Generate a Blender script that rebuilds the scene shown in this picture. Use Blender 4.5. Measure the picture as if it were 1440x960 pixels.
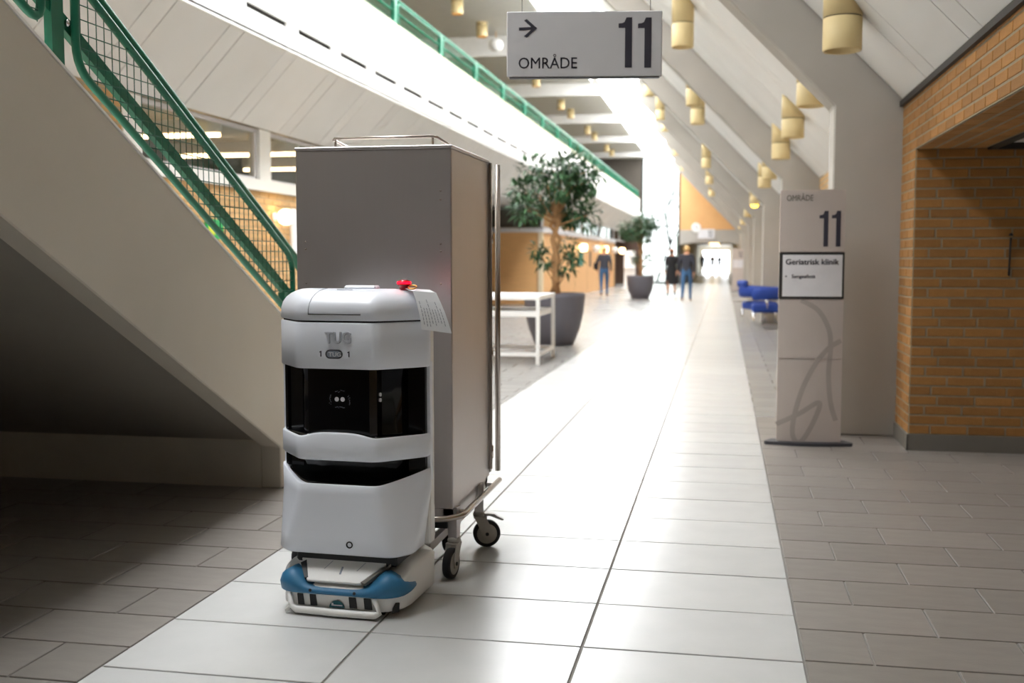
import bpy, bmesh, math, random
from mathutils import Vector, Matrix, Euler
random.seed(7)
R = math.radians
S = bpy.context.scene
COL = S.collection
for o in list(bpy.data.objects):
    bpy.data.objects.remove(o)

# ------------------------------------------------------------------ camera, world, exposure
cam_d = bpy.data.cameras.new('camera')
cam = bpy.data.objects.new('camera', cam_d)
COL.objects.link(cam)
cam.location = (0, 0, 1.30)
cam.rotation_euler = (R(90 - 4.364), 0, R(11.061))
cam_d.sensor_width = 36
cam_d.lens = 36 * 1520 / 1440
cam_d.clip_end = 400
cam_d.dof.use_dof = True
cam_d.dof.focus_distance = 3.95
cam_d.dof.aperture_fstop = 2.6
S.camera = cam

w = bpy.data.worlds.new('daylight')
S.world = w
w.use_nodes = True
bgn = w.node_tree.nodes['Background']
bgn.inputs[0].default_value = (0.97, 0.985, 1.0, 1)
bgn.inputs[1].default_value = 2.4
SKYLIGHT = 11.0
S.view_settings.view_transform = 'Standard'
S.view_settings.look = 'None'
S.view_settings.gamma = 1
S.view_settings.use_curve_mapping = False
S.view_settings.exposure = 0.8
S.cycles.max_bounces = 10
S.cycles.diffuse_bounces = 6
S.cycles.sample_clamp_indirect = 6
S.cycles.caustics_reflective = False
S.cycles.caustics_refractive = False
S.cycles.use_denoising = True


# ------------------------------------------------------------------ materials
def lin(c):
    return tuple(((v / 12.92) if v <= 0.04045 else ((v + 0.055) / 1.055) ** 2.4) for v in c)


def hexc(h):
    return lin(tuple(int(h[i:i + 2], 16) / 255 for i in (0, 2, 4)))


MATS = {}


def mat(name, col, rough=0.6, metal=0.0, var=0.06, scale=6.0, bump=0.0, rnd=0.0, stretch=None, coat=0.0, spec=0.5):
    m = bpy.data.materials.new(name)
    m.use_nodes = True
    nt = m.node_tree
    b = nt.nodes['Principled BSDF']
    c = hexc(col)
    b.inputs['Roughness'].default_value = rough
    b.inputs['Metallic'].default_value = metal
    b.inputs['Specular IOR Level'].default_value = spec
    if coat:
        b.inputs['Coat Weight'].default_value = coat
        b.inputs['Coat Roughness'].default_value = 0.15
    tc = nt.nodes.new('ShaderNodeTexCoord')
    mp = nt.nodes.new('ShaderNodeMapping')
    nt.links.new(tc.outputs['Object'], mp.inputs[0])
    if stretch:
        mp.inputs['Scale'].default_value = stretch
    n = nt.nodes.new('ShaderNodeTexNoise')
    n.inputs['Scale'].default_value = scale
    n.inputs['Detail'].default_value = 5
    nt.links.new(mp.outputs[0], n.inputs['Vector'])
    mr = nt.nodes.new('ShaderNodeMapRange')
    mr.inputs['From Min'].default_value = 0.25
    mr.inputs['From Max'].default_value = 0.75
    mr.inputs['To Min'].default_value = 1 - var
    mr.inputs['To Max'].default_value = 1 + var
    nt.links.new(n.outputs['Fac'], mr.inputs['Value'])
    val = mr.outputs[0]
    if rnd:
        oi = nt.nodes.new('ShaderNodeObjectInfo')
        m2 = nt.nodes.new('ShaderNodeMapRange')
        m2.inputs['To Min'].default_value = 1 - rnd
        m2.inputs['To Max'].default_value = 1 + rnd
        nt.links.new(oi.outputs['Random'], m2.inputs['Value'])
        mm = nt.nodes.new('ShaderNodeMath')
        mm.operation = 'MULTIPLY'
        nt.links.new(val, mm.inputs[0])
        nt.links.new(m2.outputs[0], mm.inputs[1])
        val = mm.outputs[0]
    vm = nt.nodes.new('ShaderNodeVectorMath')
    vm.operation = 'SCALE'
    vm.inputs[0].default_value = c
    nt.links.new(val, vm.inputs['Scale'])
    nt.links.new(vm.outputs[0], b.inputs['Base Color'])
    if bump:
        bp = nt.nodes.new('ShaderNodeBump')
        bp.inputs['Strength'].default_value = bump
        bp.inputs['Distance'].default_value = 0.004
        n2 = nt.nodes.new('ShaderNodeTexNoise')
        n2.inputs['Scale'].default_value = scale * 8
        nt.links.new(mp.outputs[0], n2.inputs['Vector'])
        nt.links.new(n2.outputs['Fac'], bp.inputs['Height'])
        nt.links.new(bp.outputs[0], b.inputs['Normal'])
    MATS[name] = m
    return m


def emit(name, col, strength):
    m = bpy.data.materials.new(name)
    m.use_nodes = True
    b = m.node_tree.nodes['Principled BSDF']
    b.inputs['Base Color'].default_value = (*hexc(col), 1)
    b.inputs['Emission Color'].default_value = (*hexc(col), 1)
    b.inputs['Emission Strength'].default_value = strength
    MATS[name] = m
    return m


def brickmat(name, c1, c2, mortar, bw, bh, ms, swap='xz', rough=0.8):
    """far surfaces: brick / tile courses as colour and fine relief only"""
    m = bpy.data.materials.new(name)
    m.use_nodes = True
    nt = m.node_tree
    b = nt.nodes['Principled BSDF']
    b.inputs['Roughness'].default_value = rough
    b.inputs['Specular IOR Level'].default_value = 0.36
    tc = nt.nodes.new('ShaderNodeTexCoord')
    sp = nt.nodes.new('ShaderNodeSeparateXYZ')
    cb = nt.nodes.new('ShaderNodeCombineXYZ')
    nt.links.new(tc.outputs['Object'], sp.inputs[0])
    ax = {'x': 0, 'y': 1, 'z': 2}
    nt.links.new(sp.outputs[ax[swap[0]]], cb.inputs[0])
    nt.links.new(sp.outputs[ax[swap[1]]], cb.inputs[1])
    bt = nt.nodes.new('ShaderNodeTexBrick')
    nt.links.new(cb.outputs[0], bt.inputs['Vector'])
    bt.inputs['Color1'].default_value = (*hexc(c1), 1)
    bt.inputs['Color2'].default_value = (*hexc(c2), 1)
    bt.inputs['Mortar'].default_value = (*hexc(mortar), 1)
    bt.inputs['Scale'].default_value = 1
    bt.inputs['Brick Width'].default_value = bw
    bt.inputs['Row Height'].default_value = bh
    bt.inputs['Mortar Size'].default_value = ms
    nt.links.new(bt.outputs['Color'], b.inputs['Base Color'])
    MATS[name] = m
    return m


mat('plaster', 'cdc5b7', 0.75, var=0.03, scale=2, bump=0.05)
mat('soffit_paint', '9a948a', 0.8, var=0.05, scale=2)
mat('concrete', 'aba69e', 0.75, var=0.05, scale=2.5, bump=0.08)
mat('panel', 'dfdfdd', 0.6, var=0.03, scale=1.5, rnd=0.03)
mat('panel_white', 'f1f0ec', 0.55, var=0.02, scale=1.5, rnd=0.02)
mat('seam_dark', '25221f', 0.9)
mat('trim_black', '2a2725', 0.6)
mat('white_tile', 'bcbcba', 0.27, var=0.04, scale=5, rnd=0.035, bump=0.03, spec=0.33)
mat('gray_tile', '837d77', 0.34, var=0.10, scale=7, rnd=0.07, bump=0.06, stretch=(1, 3, 1))
mat('grout', '7d7974', 0.9)
mat('brick', '9a6c38', 0.85, var=0.14, scale=14, rnd=0.16, bump=0.5)
mat('brick_lit', 'cfaa78', 0.85, var=0.12, scale=14, rnd=0.12, bump=0.5)  # same yellow brick, with strong light and haze put into the colour
mat('mortar', '92866f', 0.95, var=0.12, scale=30, bump=0.3)
mat('plinth', '6f6a62', 0.8)
mat('green', '05694d', 0.5, var=0.04)
mat('ceiling_white', 'ecebe8', 0.8, var=0.03)
mat('green_dark', '0b5a45', 0.45)
mat('robot_white', 'e8ebf3', 0.32, var=0.015, scale=3, coat=0.3)
mat('base_white', 'e6e4e0', 0.4, var=0.03)
mat('gloss_black', '08080a', 0.12, var=0.02)
mat('matt_black', '0d0d0e', 0.5)
mat('dark_line', '1b1b20', 0.7)
mat('robot_blue', '2f6f96', 0.5, var=0.05, bump=0.1)
mat('teal_label', '135a64', 0.5)
mat('steel', 'c2bcbb', 0.38, metal=0.72, var=0.012, scale=5, stretch=(14, 14, 0.6))
mat('steel_tube', 'b4aaa2', 0.25, metal=1.0, var=0.03)
mat('rubber', '17161a', 0.7)
mat('caster_grey', 'a8a29a', 0.45, metal=0.3)
mat('red_plastic', 'a30f18', 0.2)
mat('brass', 'b58a4a', 0.3, metal=1.0)
mat('paper', 'eceef2', 0.8)
mat('print_grey', '8f95a0', 0.8)
mat('print_dark', '33313d', 0.7)
mat('sign_silver', 'd6d5d8', 0.45, metal=0.1, var=0.02)
mat('pillar_silver', 'c0b5ae', 0.5, metal=0.15, var=0.02)
mat('pillar_swoosh', 'aaa099', 0.5, metal=0.15)
mat('insert_white', 'dcdadd', 0.5)
mat('base_plate', '4b4b50', 0.5, metal=0.4)
mat('lamp_yellow', 'd9c492', 0.6, var=0.03)
mat('wood', 'd9a76e', 0.5, var=0.06, scale=3, stretch=(1, 1, 6))
mat('dark_wood', '4b3426', 0.6)
mat('cream', 'd5c3a3', 0.7)
mat('room_wall', '9b9a8a', 0.8)
mat('room_dark', '4a443c', 0.8)
mat('white_metal', 'e9e9e8', 0.35, var=0.02)
mat('pot', '56545b', 0.6, var=0.06, scale=8, bump=0.1)
mat('soil', '6b3f28', 0.95, var=0.3, scale=40, bump=0.8)
mat('bark', '9c7750', 0.85, var=0.25, scale=12, bump=0.6)
mat('leaf', '2b4f2a', 0.45, var=0.35, scale=9)
mat('blue_fabric', '0e3588', 0.7, var=0.08)
mat('chrome', 'd6d6d8', 0.12, metal=1.0)
mat('skin', 'c99373', 0.6)
mat('jacket_dark', '2e2f38', 0.8)
mat('cloth_black', '17161a', 0.85)
mat('jeans', '355a80', 0.8, var=0.15, scale=20)
mat('shoe_brown', '5d3d2e', 0.6)
mat('hair_blond', 'c9a56e', 0.6, var=0.2, scale=30)
mat('hair_red', '8f5a3a', 0.6, var=0.2, scale=30)
mat('hair_dark', '3b2c22', 0.6, var=0.2, scale=30)
mat('bark_dark', '3b3c46', 0.9)
mat('poster_green', '1f6d60', 0.7)
mat('exit_green', '1fa35a', 0.5)
mat('exit_yellow', 'd6e04a', 0.5)
emit('skylight', 'fbfdff', SKYLIGHT)
emit('day_door', 'f6faff', 5.0)
emit('lamp_glow', 'ffdca0', 5.0)
emit('lamp_glow_amber', 'ffb23c', 4.0)
emit('lamp_glow_yellow', 'ffd23c', 6.0)
emit('tube_glow', 'ffd2a0', 9.0)
emit('beacon_glow', 'd8000c', 10.0)
brickmat('brick_far', 'cda877', 'c39a66', 'a89d88', 0.24, 0.0664, 0.010, 'yz', 0.85)  # lightened too, the left wall's strong light is in the colour
brickmat('floor_far_white', 'bcbcba', 'b6b6b4', '86837f', 0.745, 0.467, 0.006, 'xy', 0.25)
brickmat('floor_far_gray', '918f8c', '888683', '6b6966', 0.5, 0.309, 0.006, 'xy', 0.26)
gm = bpy.data.materials.new('glass')
gm.use_nodes = True
nt = gm.node_tree
nt.nodes.remove(nt.nodes['Principled BSDF'])
mx = nt.nodes.new('ShaderNodeMixShader')
tr = nt.nodes.new('ShaderNodeBsdfTransparent')
gl = nt.nodes.new('ShaderNodeBsdfGlossy')
gl.inputs['Roughness'].default_value = 0.02
lw = nt.nodes.new('ShaderNodeLayerWeight')
lw.inputs[0].default_value = 0.5
pw = nt.nodes.new('ShaderNodeMath')
pw.operation = 'POWER'
pw.inputs[1].default_value = 4.0
fr = nt.nodes.new('ShaderNodeMath')
fr.operation = 'MULTIPLY_ADD'
fr.inputs[1].default_value = 0.7
fr.inputs[2].default_value = 0.04
nt.links.new(lw.outputs['Facing'], pw.inputs[0])
nt.links.new(pw.outputs[0], fr.inputs[0])
tr.inputs[0].default_value = (0.9, 0.94, 0.92, 1)
nt.links.new(fr.outputs[0], mx.inputs[0])
nt.links.new(tr.outputs[0], mx.inputs[1])
nt.links.new(gl.outputs[0], mx.inputs[2])
nt.links.new(mx.outputs[0], nt.nodes['Material Output'].inputs[0])
MATS['glass'] = gm


# ------------------------------------------------------------------ mesh helpers
class MB:
    def __init__(s):
        s.v = []
        s.f = []
        s.sm = []
        s.mi = []
        s.cur = 0

    def face(s, idx, smooth=False):
        s.f.append(tuple(idx))
        s.sm.append(smooth)
        s.mi.append(s.cur)

    def box(s, x0, x1, y0, y1, z0, z1, M=None):
        b = len(s.v)
        for z in (z0, z1):
            for x, y in ((x0, y0), (x1, y0), (x1, y1), (x0, y1)):
                p = Vector((x, y, z))
                s.v.append(tuple(M @ p) if M else tuple(p))
        for f in ((3, 2, 1, 0), (4, 5, 6, 7), (0, 1, 5, 4), (1, 2, 6, 5), (2, 3, 7, 6), (3, 0, 4, 7)):
            s.face([b + i for i in f])
        return s

    def bbox(s, x0, x1, y0, y1, z0, z1, bev, M=None):
        """box with chamfered edges on all sides (44 tris)"""
        b = len(s.v)
        idx = {}
        for ix, X in enumerate((x0, x1)):
            for iy, Y in enumerate((y0, y1)):
                for iz, Z in enumerate((z0, z1)):
                    sx, sy, sz = (1 if ix == 0 else -1), (1 if iy == 0 else -1), (1 if iz == 0 else -1)
                    for k, p in enumerate(((X, Y + sy * bev, Z + sz * bev), (X + sx * bev, Y, Z + sz * bev), (X + sx * bev, Y + sy * bev, Z))):
                        idx[(ix, iy, iz, k)] = len(s.v)
                        p = Vector(p)
                        s.v.append(tuple(M @ p) if M else tuple(p))
        g = lambda a, c, d, k: idx[(a, c, d, k)]
        s.face((g(0, 0, 0, 0), g(0, 0, 1, 0), g(0, 1, 1, 0), g(0, 1, 0, 0)))
        s.face((g(1, 0, 0, 0), g(1, 1, 0, 0), g(1, 1, 1, 0), g(1, 0, 1, 0)))
        s.face((g(0, 0, 0, 1), g(1, 0, 0, 1), g(1, 0, 1, 1), g(0, 0, 1, 1)))
        s.face((g(0, 1, 0, 1), g(0, 1, 1, 1), g(1, 1, 1, 1), g(1, 1, 0, 1)))
        s.face((g(0, 0, 0, 2), g(0, 1, 0, 2), g(1, 1, 0, 2), g(1, 0, 0, 2)))
        s.face((g(0, 0, 1, 2), g(1, 0, 1, 2), g(1, 1, 1, 2), g(0, 1, 1, 2)))
        for a in (0, 1):
            for c in (0, 1):
                s.face((g(a, c, 0, 0), g(a, c, 1, 0), g(a, c, 1, 1), g(a, c, 0, 1)))
                s.face((g(a, 0, c, 0), g(a, 1, c, 0), g(a, 1, c, 2), g(a, 0, c, 2)))
                s.face((g(0, a, c, 1), g(1, a, c, 1), g(1, a, c, 2), g(0, a, c, 2)))
        for a in (0, 1):
            for c in (0, 1):
                for d in (0, 1):
                    s.face((g(a, c, d, 0), g(a, c, d, 1), g(a, c, d, 2)))
        return s

    def rings(s, rs, close=True, cap=(True, True), smooth=True):
        b = len(s.v)
        n = len(rs[0])
        for r in rs:
            s.v.extend(tuple(p) for p in r)
        for i in range(len(rs) - 1):
            for j in range(n if close else n - 1):
                k = (j + 1) % n
                s.face((b + i * n + j, b + i * n + k, b + (i + 1) * n + k, b + (i + 1) * n + j), smooth)
        if cap[0]:
            s.face([b + j for j in range(n)][::-1])
        if cap[1]:
            s.face([b + (len(rs) - 1) * n + j for j in range(n)])
        return s

    def tube(s, pts, r, n=8, cap=True):
        pts = [Vector(p) for p in pts]
        rr = r if isinstance(r, (list, tuple)) else [r] * len(pts)
        rs = []
        up = None
        for i, p in enumerate(pts):
            if i == 0:
                t = pts[1] - p
            elif i == len(pts) - 1:
                t = p - pts[i - 1]
            else:
                t = (pts[i + 1] - p).normalized() + (p - pts[i - 1]).normalized()
            t.normalize()
            if up is None:
                up = Vector((0, 0, 1)) if abs(t.z) < 0.9 else Vector((1, 0, 0))
            a = t.cross(up).normalized()
            bb = a.cross(t).normalized()
            up = bb
            rs.append([p + (a * math.cos(2 * math.pi * k / n) + bb * math.sin(2 * math.pi * k / n)) * rr[i] for k in range(n)])
        s.rings(rs, True, (cap, cap))
        return s

    def lathe(s, prof, n=24, c=(0, 0, 0), cap=(True, True), axis='z'):
        rs = []
        for r, z in prof:
            ring = []
            for k in range(n):
                a = 2 * math.pi * k / n
                p = Vector((r * math.cos(a), r * math.sin(a), z))
                if axis == 'x':
                    p = Vector((p.z, p.x, p.y))
                elif axis == 'y':
                    p = Vector((p.y, p.z, p.x))
                ring.append(p + Vector(c))
            rs.append(ring)
        s.rings(rs, True, cap)
        return s

    def prism(s, poly, h, M):
        """poly = 2D outline, extruded from 0 to h along local z, then M"""
        b = len(s.v)
        n = len(poly)
        for z in (0, h):
            for x, y in poly:
                s.v.append(tuple(M @ Vector((x, y, z))))
        s.face([b + i for i in range(n)][::-1])
        s.face([b + n + i for i in range(n)])
        for i in range(n):
            k = (i + 1) % n
            s.face((b + i, b + k, b + n + k, b + n + i))
        return s

    def quad(s, a, b_, c, d):
        i = len(s.v)
        s.v.extend([tuple(a), tuple(b_), tuple(c), tuple(d)])
        s.face((i, i + 1, i + 2, i + 3))
        return s

    def mesh(s, name, mats):
        me = bpy.data.meshes.new(name)
        me.from_pydata(s.v, [], s.f)
        for m in (mats if isinstance(mats, (list, tuple)) else [mats]):
            me.materials.append(MATS[m])
        me.polygons.foreach_set('use_smooth', s.sm)
        me.polygons.foreach_set('material_index', s.mi)
        me.update()
        bm = bmesh.new()
        bm.from_mesh(me)
        bmesh.ops.recalc_face_normals(bm, faces=bm.faces)
        bm.to_mesh(me)
        bm.free()
        return me


def link(name, me, parent=None, loc=None, rot=None):
    o = bpy.data.objects.new(name, me)
    COL.objects.link(o)
    if parent:
        o.parent = parent
    if loc is not None:
        o.location = loc
    if rot is not None:
        o.rotation_euler = rot
    return o


def part(name, mb, mats, parent=None, loc=None, rot=None):
    return link(name, mb.mesh(name, mats), parent, loc, rot)


def tag(o, label=None, cat=None, group=None, kind=None):
    if label:
        o['label'] = label
    if cat:
        o['category'] = cat
    if group:
        o['group'] = group
    if kind:
        o['kind'] = kind
    return o


def thing(name, label, cat, loc=(0, 0, 0), rz=0, group=None, kind=None):
    o = link(name, None, None, loc, (0, 0, rz))
    return tag(o, label, cat, group, kind)


def struct(name, mb, mats, label=None):
    o = part(name, mb, mats)
    o['kind'] = 'structure'
    if label:
        o['label'] = label
    return o


def copy_tree(o, parent=None):
    c = o.copy()
    COL.objects.link(c)
    c.parent = parent
    for ch in list(o.children):
        copy_tree(ch, c)
    return c


def bevel(o, w_, seg=2, ang=40):
    m = o.modifiers.new('bevel', 'BEVEL')
    m.width = w_
    m.segments = seg
    m.limit_method = 'ANGLE'
    m.angle_limit = R(ang)
    return o


def text(name, s, size, mat_, M, parent=None, ext=0.0006, bold=0.0, sx=1.0, align='LEFT', bend=None):
    cu = bpy.data.curves.new(name, 'FONT')
    cu.body = s
    cu.size = size
    cu.extrude = ext
    cu.align_x = align
    cu.resolution_u = 3
    t = bpy.data.objects.new(name, cu)
    COL.objects.link(t)
    dg = bpy.context.evaluated_depsgraph_get()
    me = bpy.data.meshes.new_from_object(t.evaluated_get(dg))
    bpy.data.objects.remove(t)
    if bold:
        bm = bmesh.new()
        for dx, dy in ((-1, 0), (1, 0), (0, 0.8), (0, -0.8)):
            m2 = me.copy()
            m2.transform(Matrix.Translation((dx * bold, dy * bold, 0.0)))
            bm.from_mesh(m2)
            bpy.data.meshes.remove(m2)
        bm.to_mesh(me)
        bm.free()
    me.transform(M @ Matrix.Diagonal((sx, 1, 1, 1)))
    if bend:
        for v in me.vertices:
            v.co.y += -0.014 * (1 - (v.co.x / bend) ** 2)
    me.materials.clear()
    me.materials.append(MATS[mat_])
    return link(name, me, parent)


# frames for flat print: local (x right, y up, z out of the face)
def face_frame(origin, right, up):
    r_ = Vector(right).normalized()
    u_ = Vector(up).normalized()
    n_ = r_.cross(u_)
    M = Matrix(((r_.x, u_.x, n_.x, origin[0]), (r_.y, u_.y, n_.y, origin[1]), (r_.z, u_.z, n_.z, origin[2]), (0, 0, 0, 1)))
    return M

MATS['floor_far_white'].node_tree.nodes['Brick Texture'].offset = 0.0

# ------------------------------------------------------------------ setting: key dimensions (metres)
XW = -5.10            # left ground-floor wall
XB = 1.25             # right brick wall
XF, ZF0, ZF1 = -4.42, 3.45, 4.45     # balcony front
CZ = lambda x: 2.445 + 1.03 * (1.23 - x)      # underside of the sloped roof
RIBZ = lambda x: 2.407 + 1.03 * (0.77 - x)    # underside of a rib
XT = -2.37            # upper end of the slope, edge of the rooflight
YE = 58.0             # end wall
Y0 = -12.0
RIBS = [8.25 + 7.2 * k for k in range(-2, 7)]

# floor -------------------------------------------------------------------------------------
fl = struct('floor', MB().box(-1.94, 0.275, Y0, 13.333, -0.15, -0.005), 'grout', 'pale stone walkway of large rectangular tiles')
tcache = {}


def tile(parent, x0, x1, y0, y1, m, g=0.004):
    key = (round(x1 - x0, 3), round(y1 - y0, 3), m)
    if key not in tcache:
        w2, h2 = (x1 - x0) / 2 - g, (y1 - y0) / 2 - g
        tcache[key] = MB().bbox(-w2, w2, -h2, h2, -0.02, 0.0, 0.0018).mesh('floor_tile', m)
    o = link('floor_tile', tcache[key], parent, ((x0 + x1) / 2, (y0 + y1) / 2, random.uniform(-0.0004, 0.0004)))
    o.rotation_euler = (random.uniform(-1, 1) * 0.0009, random.uniform(-1, 1) * 0.0009, 0)
    return o


cols = (-1.94, -1.195, -0.45, 0.275)
for k in range(-4, 21):
    ya = 3.526 + 0.467 * k
    for c in range(3):
        tile(fl, cols[c], cols[c + 1], ya, ya + 0.467, 'white_tile', 0.0045)
yn = 3.526 + 0.467 * -4
part('walkway_behind', MB().box(-1.94, 0.275, Y0, yn, -0.004, 0), 'white_tile', fl)
o = part('walkway_far', MB().box(0, 2.215, 0, 100, -0.004, 0), 'floor_far_white', fl, (-1.94, 13.333, 0))

fr_ = struct('floor_right', MB().box(0.275, 3.3, Y0, 9.1, -0.15, -0.005), 'grout', 'grey stone side floor by the brick wall')
for k in range(-5, 18):
    ya = 3.543 + 0.309 * k
    first = 0.22 if k % 2 == 0 else 0.47
    xs = [0.275, 0.275 + first]
    while xs[-1] < 3.2:
        xs.append(xs[-1] + 0.5)
    for i in range(len(xs) - 1):
        if ya < 7.6 and xs[i] > 2.6 or ya >= 7.6 and xs[i] > 1.3:
            continue
        tile(fr_, xs[i], xs[i + 1], ya, ya + 0.309, 'gray_tile')
part('paving_behind', MB().box(0.275, 3.3, Y0, 3.543 - 5 * 0.309, -0.004, 0), 'gray_tile', fr_)
part('paving_far', MB().box(0, 2.2, 0, 100, -0.004, 0), 'floor_far_gray', fr_, (0.275, 3.543 + 18 * 0.309, 0))

fl_ = struct('floor_left', MB().box(-10, -1.94, Y0, 5.75, -0.15, -0.005), 'grout', 'grey stone side floor under the stairs')
for k in range(-5, 7):
    ya = 3.543 + 0.309 * k
    first = 0.24 if k % 2 == 0 else 0.49
    xs = [-1.94, -1.94 - first]
    while xs[-1] > -4.9:
        xs.append(xs[-1] - 0.5)
    for i in range(len(xs) - 1):
        tile(fl_, xs[i + 1], xs[i], ya, ya + 0.309, 'gray_tile')
part('paving_behind', MB().box(-10, -1.94, Y0, 3.543 - 5 * 0.309, -0.004, 0), 'gray_tile', fl_)
part('paving_far', MB().box(0, 8.06, 0, 100, -0.004, 0), 'floor_far_gray', fl_, (-10, 3.543 + 7 * 0.309, 0))

# right brick wall, opening, passage ------------------------------------------------------------
BC = 0.0664
bcache = {}


def brick(parent, c, axis, length, m='brick'):
    """c = centre of the outer face; axis 'x': the brick runs along x (face towards -y), 'y': along y (face -x or +x)"""
    key = (round(length, 3), m)
    if key not in bcache:
        bcache[key] = MB().bbox(-length / 2 + 0.006, length / 2 - 0.006, -0.0035, 0.05, -BC / 2 + 0.006, BC / 2 - 0.006, 0.003).mesh('brick', m)
    o = link('brick', bcache[key], parent, (c[0], c[1], c[2]))
    rz = {'x': 0, 'y': -math.pi / 2, 'Y': math.pi / 2}[axis]
    o.rotation_euler = (random.uniform(-1, 1) * 0.006, random.uniform(-1, 1) * 0.003, rz + random.uniform(-1, 1) * 0.004)
    return o


def spans(a, b_, shift, L=0.24):
    """brick intervals that fill a..b in running bond"""
    out = []
    p = a - shift
    while p < b_ - 0.01:
        s0, s1 = max(p, a), min(p + L, b_)
        if s1 - s0 > 0.03:
            out.append((s0, s1))
        p += L
    return out


mb = MB()
mb.box(XB, XB + 0.45, 7.69, 8.25, 0, 2.43)
mb.box(XB, XB + 0.45, 1.5, 7.69, 2.035, 2.43)
mb.box(XB, XB + 0.45, Y0, 1.5, 0, 2.43)
mb.box(XB + 0.45, 3.3, 1.3, 1.5, 0, 2.05)
wr = struct('wall_right', mb, 'mortar', 'yellow brick wall with a wide passage opening')
for k in range(35):
    z = 0.11 + BC * (k + 0.5)
    if z > 2.43:
        break
    sh = (0.0, 0.12, 0.06, 0.18)[k % 4]
    lo = 7.69 if z < 2.035 else 2.0
    for a, b_ in spans(lo, 8.25, sh):
        brick(wr, (XB, (a + b_) / 2, z), 'y', b_ - a)
# underside of the lintel: a few brick rows seen from below
for i in range(4):
    for a, b_ in spans(3.0, 7.69, 0.12 * (i % 2)):
        o = brick(wr, (XB + 0.06 + i * 0.11, (a + b_) / 2, 2.035), 'y', b_ - a)
        o.rotation_euler = (math.pi / 2, 0, math.pi / 2)
        o.scale = (1, 1, 1.6)
wp = struct('wall_passage', MB().box(XB + 0.45, 3.3, 7.69, 8.24, 0, 2.035), 'mortar', 'brick return wall inside the passage')
for k in range(29):
    z = 0.11 + BC * (k + 0.5)
    sh = (0.10, 0.0, 0.14, 0.06)[k % 4]
    for a, b_ in spans(XB, 2.35, sh):
        brick(wp, ((a + b_) / 2, 7.69, z), 'x', b_ - a)
struct('baseboard_right', MB().box(XB - 0.008, 3.3, 7.675, 7.69, 0, 0.11).box(XB - 0.012, XB, 7.675, 8.25, 0, 0.11), 'plinth', 'grey stone plinth under the bricks')
struct('ceiling_passage', MB().box(XB + 0.30, 3.4, Y0, 7.69, 2.06, 2.12), 'panel', 'low passage ceiling')
struct('trim_passage', MB().box(XB + 0.45, XB + 0.50, 1.5, 7.69, 2.02, 2.06).box(XB + 0.45, 3.3, 7.64, 7.688, 2.02, 2.06), 'trim_black', 'black edge strip of the passage ceiling')
struct('wall_passage_end', MB().box(3.3, 3.4, Y0, 8.25, 0, 2.2), 'brick_far', 'brick wall deep in the passage')
tag(part('wall_hook', MB().tube([(1.852, 7.665, 1.19), (1.856, 7.66, 1.44)], 0.007, 6).lathe([(0.012, -0.008), (0.014, 0), (0.004, 0.01)], 8, (1.856, 7.66, 1.46)), 'matt_black'),
    'thin black rod hanging on the brick passage wall', 'rod')

# sloped roof between the ribs: boards and narrow cover strips -------------------------------------
T = -0.012


def slope_board(x0, x1, y0, y1, m, parent, name='ceiling_panel', zf=CZ, t=0.02):
    mb = MB()
    b = len(mb.v)
    for dz in (0, t):
        for x, y in ((x0, y0), (x1, y0), (x1, y1), (x0, y1)):
            mb.v.append((x, y, zf(x) + dz))
    for f in ((3, 2, 1, 0), (4, 5, 6, 7), (0, 1, 5, 4), (1, 2, 6, 5), (2, 3, 7, 6), (3, 0, 4, 7)):
        mb.face([b + i for i in f])
    return part(name, mb, m, parent)


mb = MB()
for (a, b_, dz) in ((XT, XB + 0.3, 0.02), ):
    b = len(mb.v)
    for z_ in (0.03, 0.14):
        for x, y in ((a, Y0), (b_, Y0), (b_, YE), (a, YE)):
            mb.v.append((x, y, CZ(x) + z_))
    for f in ((3, 2, 1, 0), (4, 5, 6, 7), (0, 1, 5, 4), (1, 2, 6, 5), (2, 3, 7, 6), (3, 0, 4, 7)):
        mb.face([b + i for i in f])
ceil_r = struct('ceiling_slope', mb, 'seam_dark', 'sloped roof lined with pale boards between ribs')
G = 0.006
for ri, ry in enumerate(RIBS):
    y = ry - 0.02
    lo = (RIBS[ri - 1] + 0.35) if ri else Y0
    if ry < 8:
        lo = max(lo, Y0)
    first = True
    while y > lo + 0.02:
        wd = 0.93 if first else 0.30
        first = not first
        a = max(y - wd, lo + 0.01)
        if ry <= 8.5 or ry < 60:
            slope_board(XT, XB + 0.02, a + G, y - G, 'panel', ceil_r)
        y -= wd
y = RIBS[-1] + 0.36
slope_board(XT, XB + 0.02, y, YE, 'panel', ceil_r)
struct('trim_slope', MB().box(XB - 0.03, XB + 0.02, 1.0, 8.24, 2.385, 2.425), 'trim_black', 'dark gap strip between brick and boards')

# ribs -----------------------------------------------------------------------------------------
for k, ry in enumerate(RIBS):
    XC = 0.77
    xr = 1.75
    poly = [(XC, 0.0), (xr, 0.0), (xr, CZ(1.2) + 0.02), (1.2, CZ(1.2) + 0.02), (XT, CZ(XT) + 0.02), (XT, RIBZ(XT)), (XC, RIBZ(XC))]
    if ry < 8:
        poly = [(XB - 0.02, CZ(XB - 0.02) + 0.02), (XT, CZ(XT) + 0.02), (XT, RIBZ(XT)), (XB - 0.02, CZ(XB) - 0.10)]
    elif ry < 9:
        poly[1] = (XB + 0.5, 0.0)
        poly[2] = (XB + 0.5, CZ(1.2) + 0.02)
    M = face_frame((0, ry + 0.35, 0), (1, 0, 0), (0, 0, 1))
    mb = MB().prism(poly, 0.35, M)
    o = struct('trim_rib_%d' % (k + 1), mb, 'concrete', 'grey concrete rib bending from column into the slope')
    o.modifiers.new('b', 'BEVEL').width = 0.012
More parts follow.
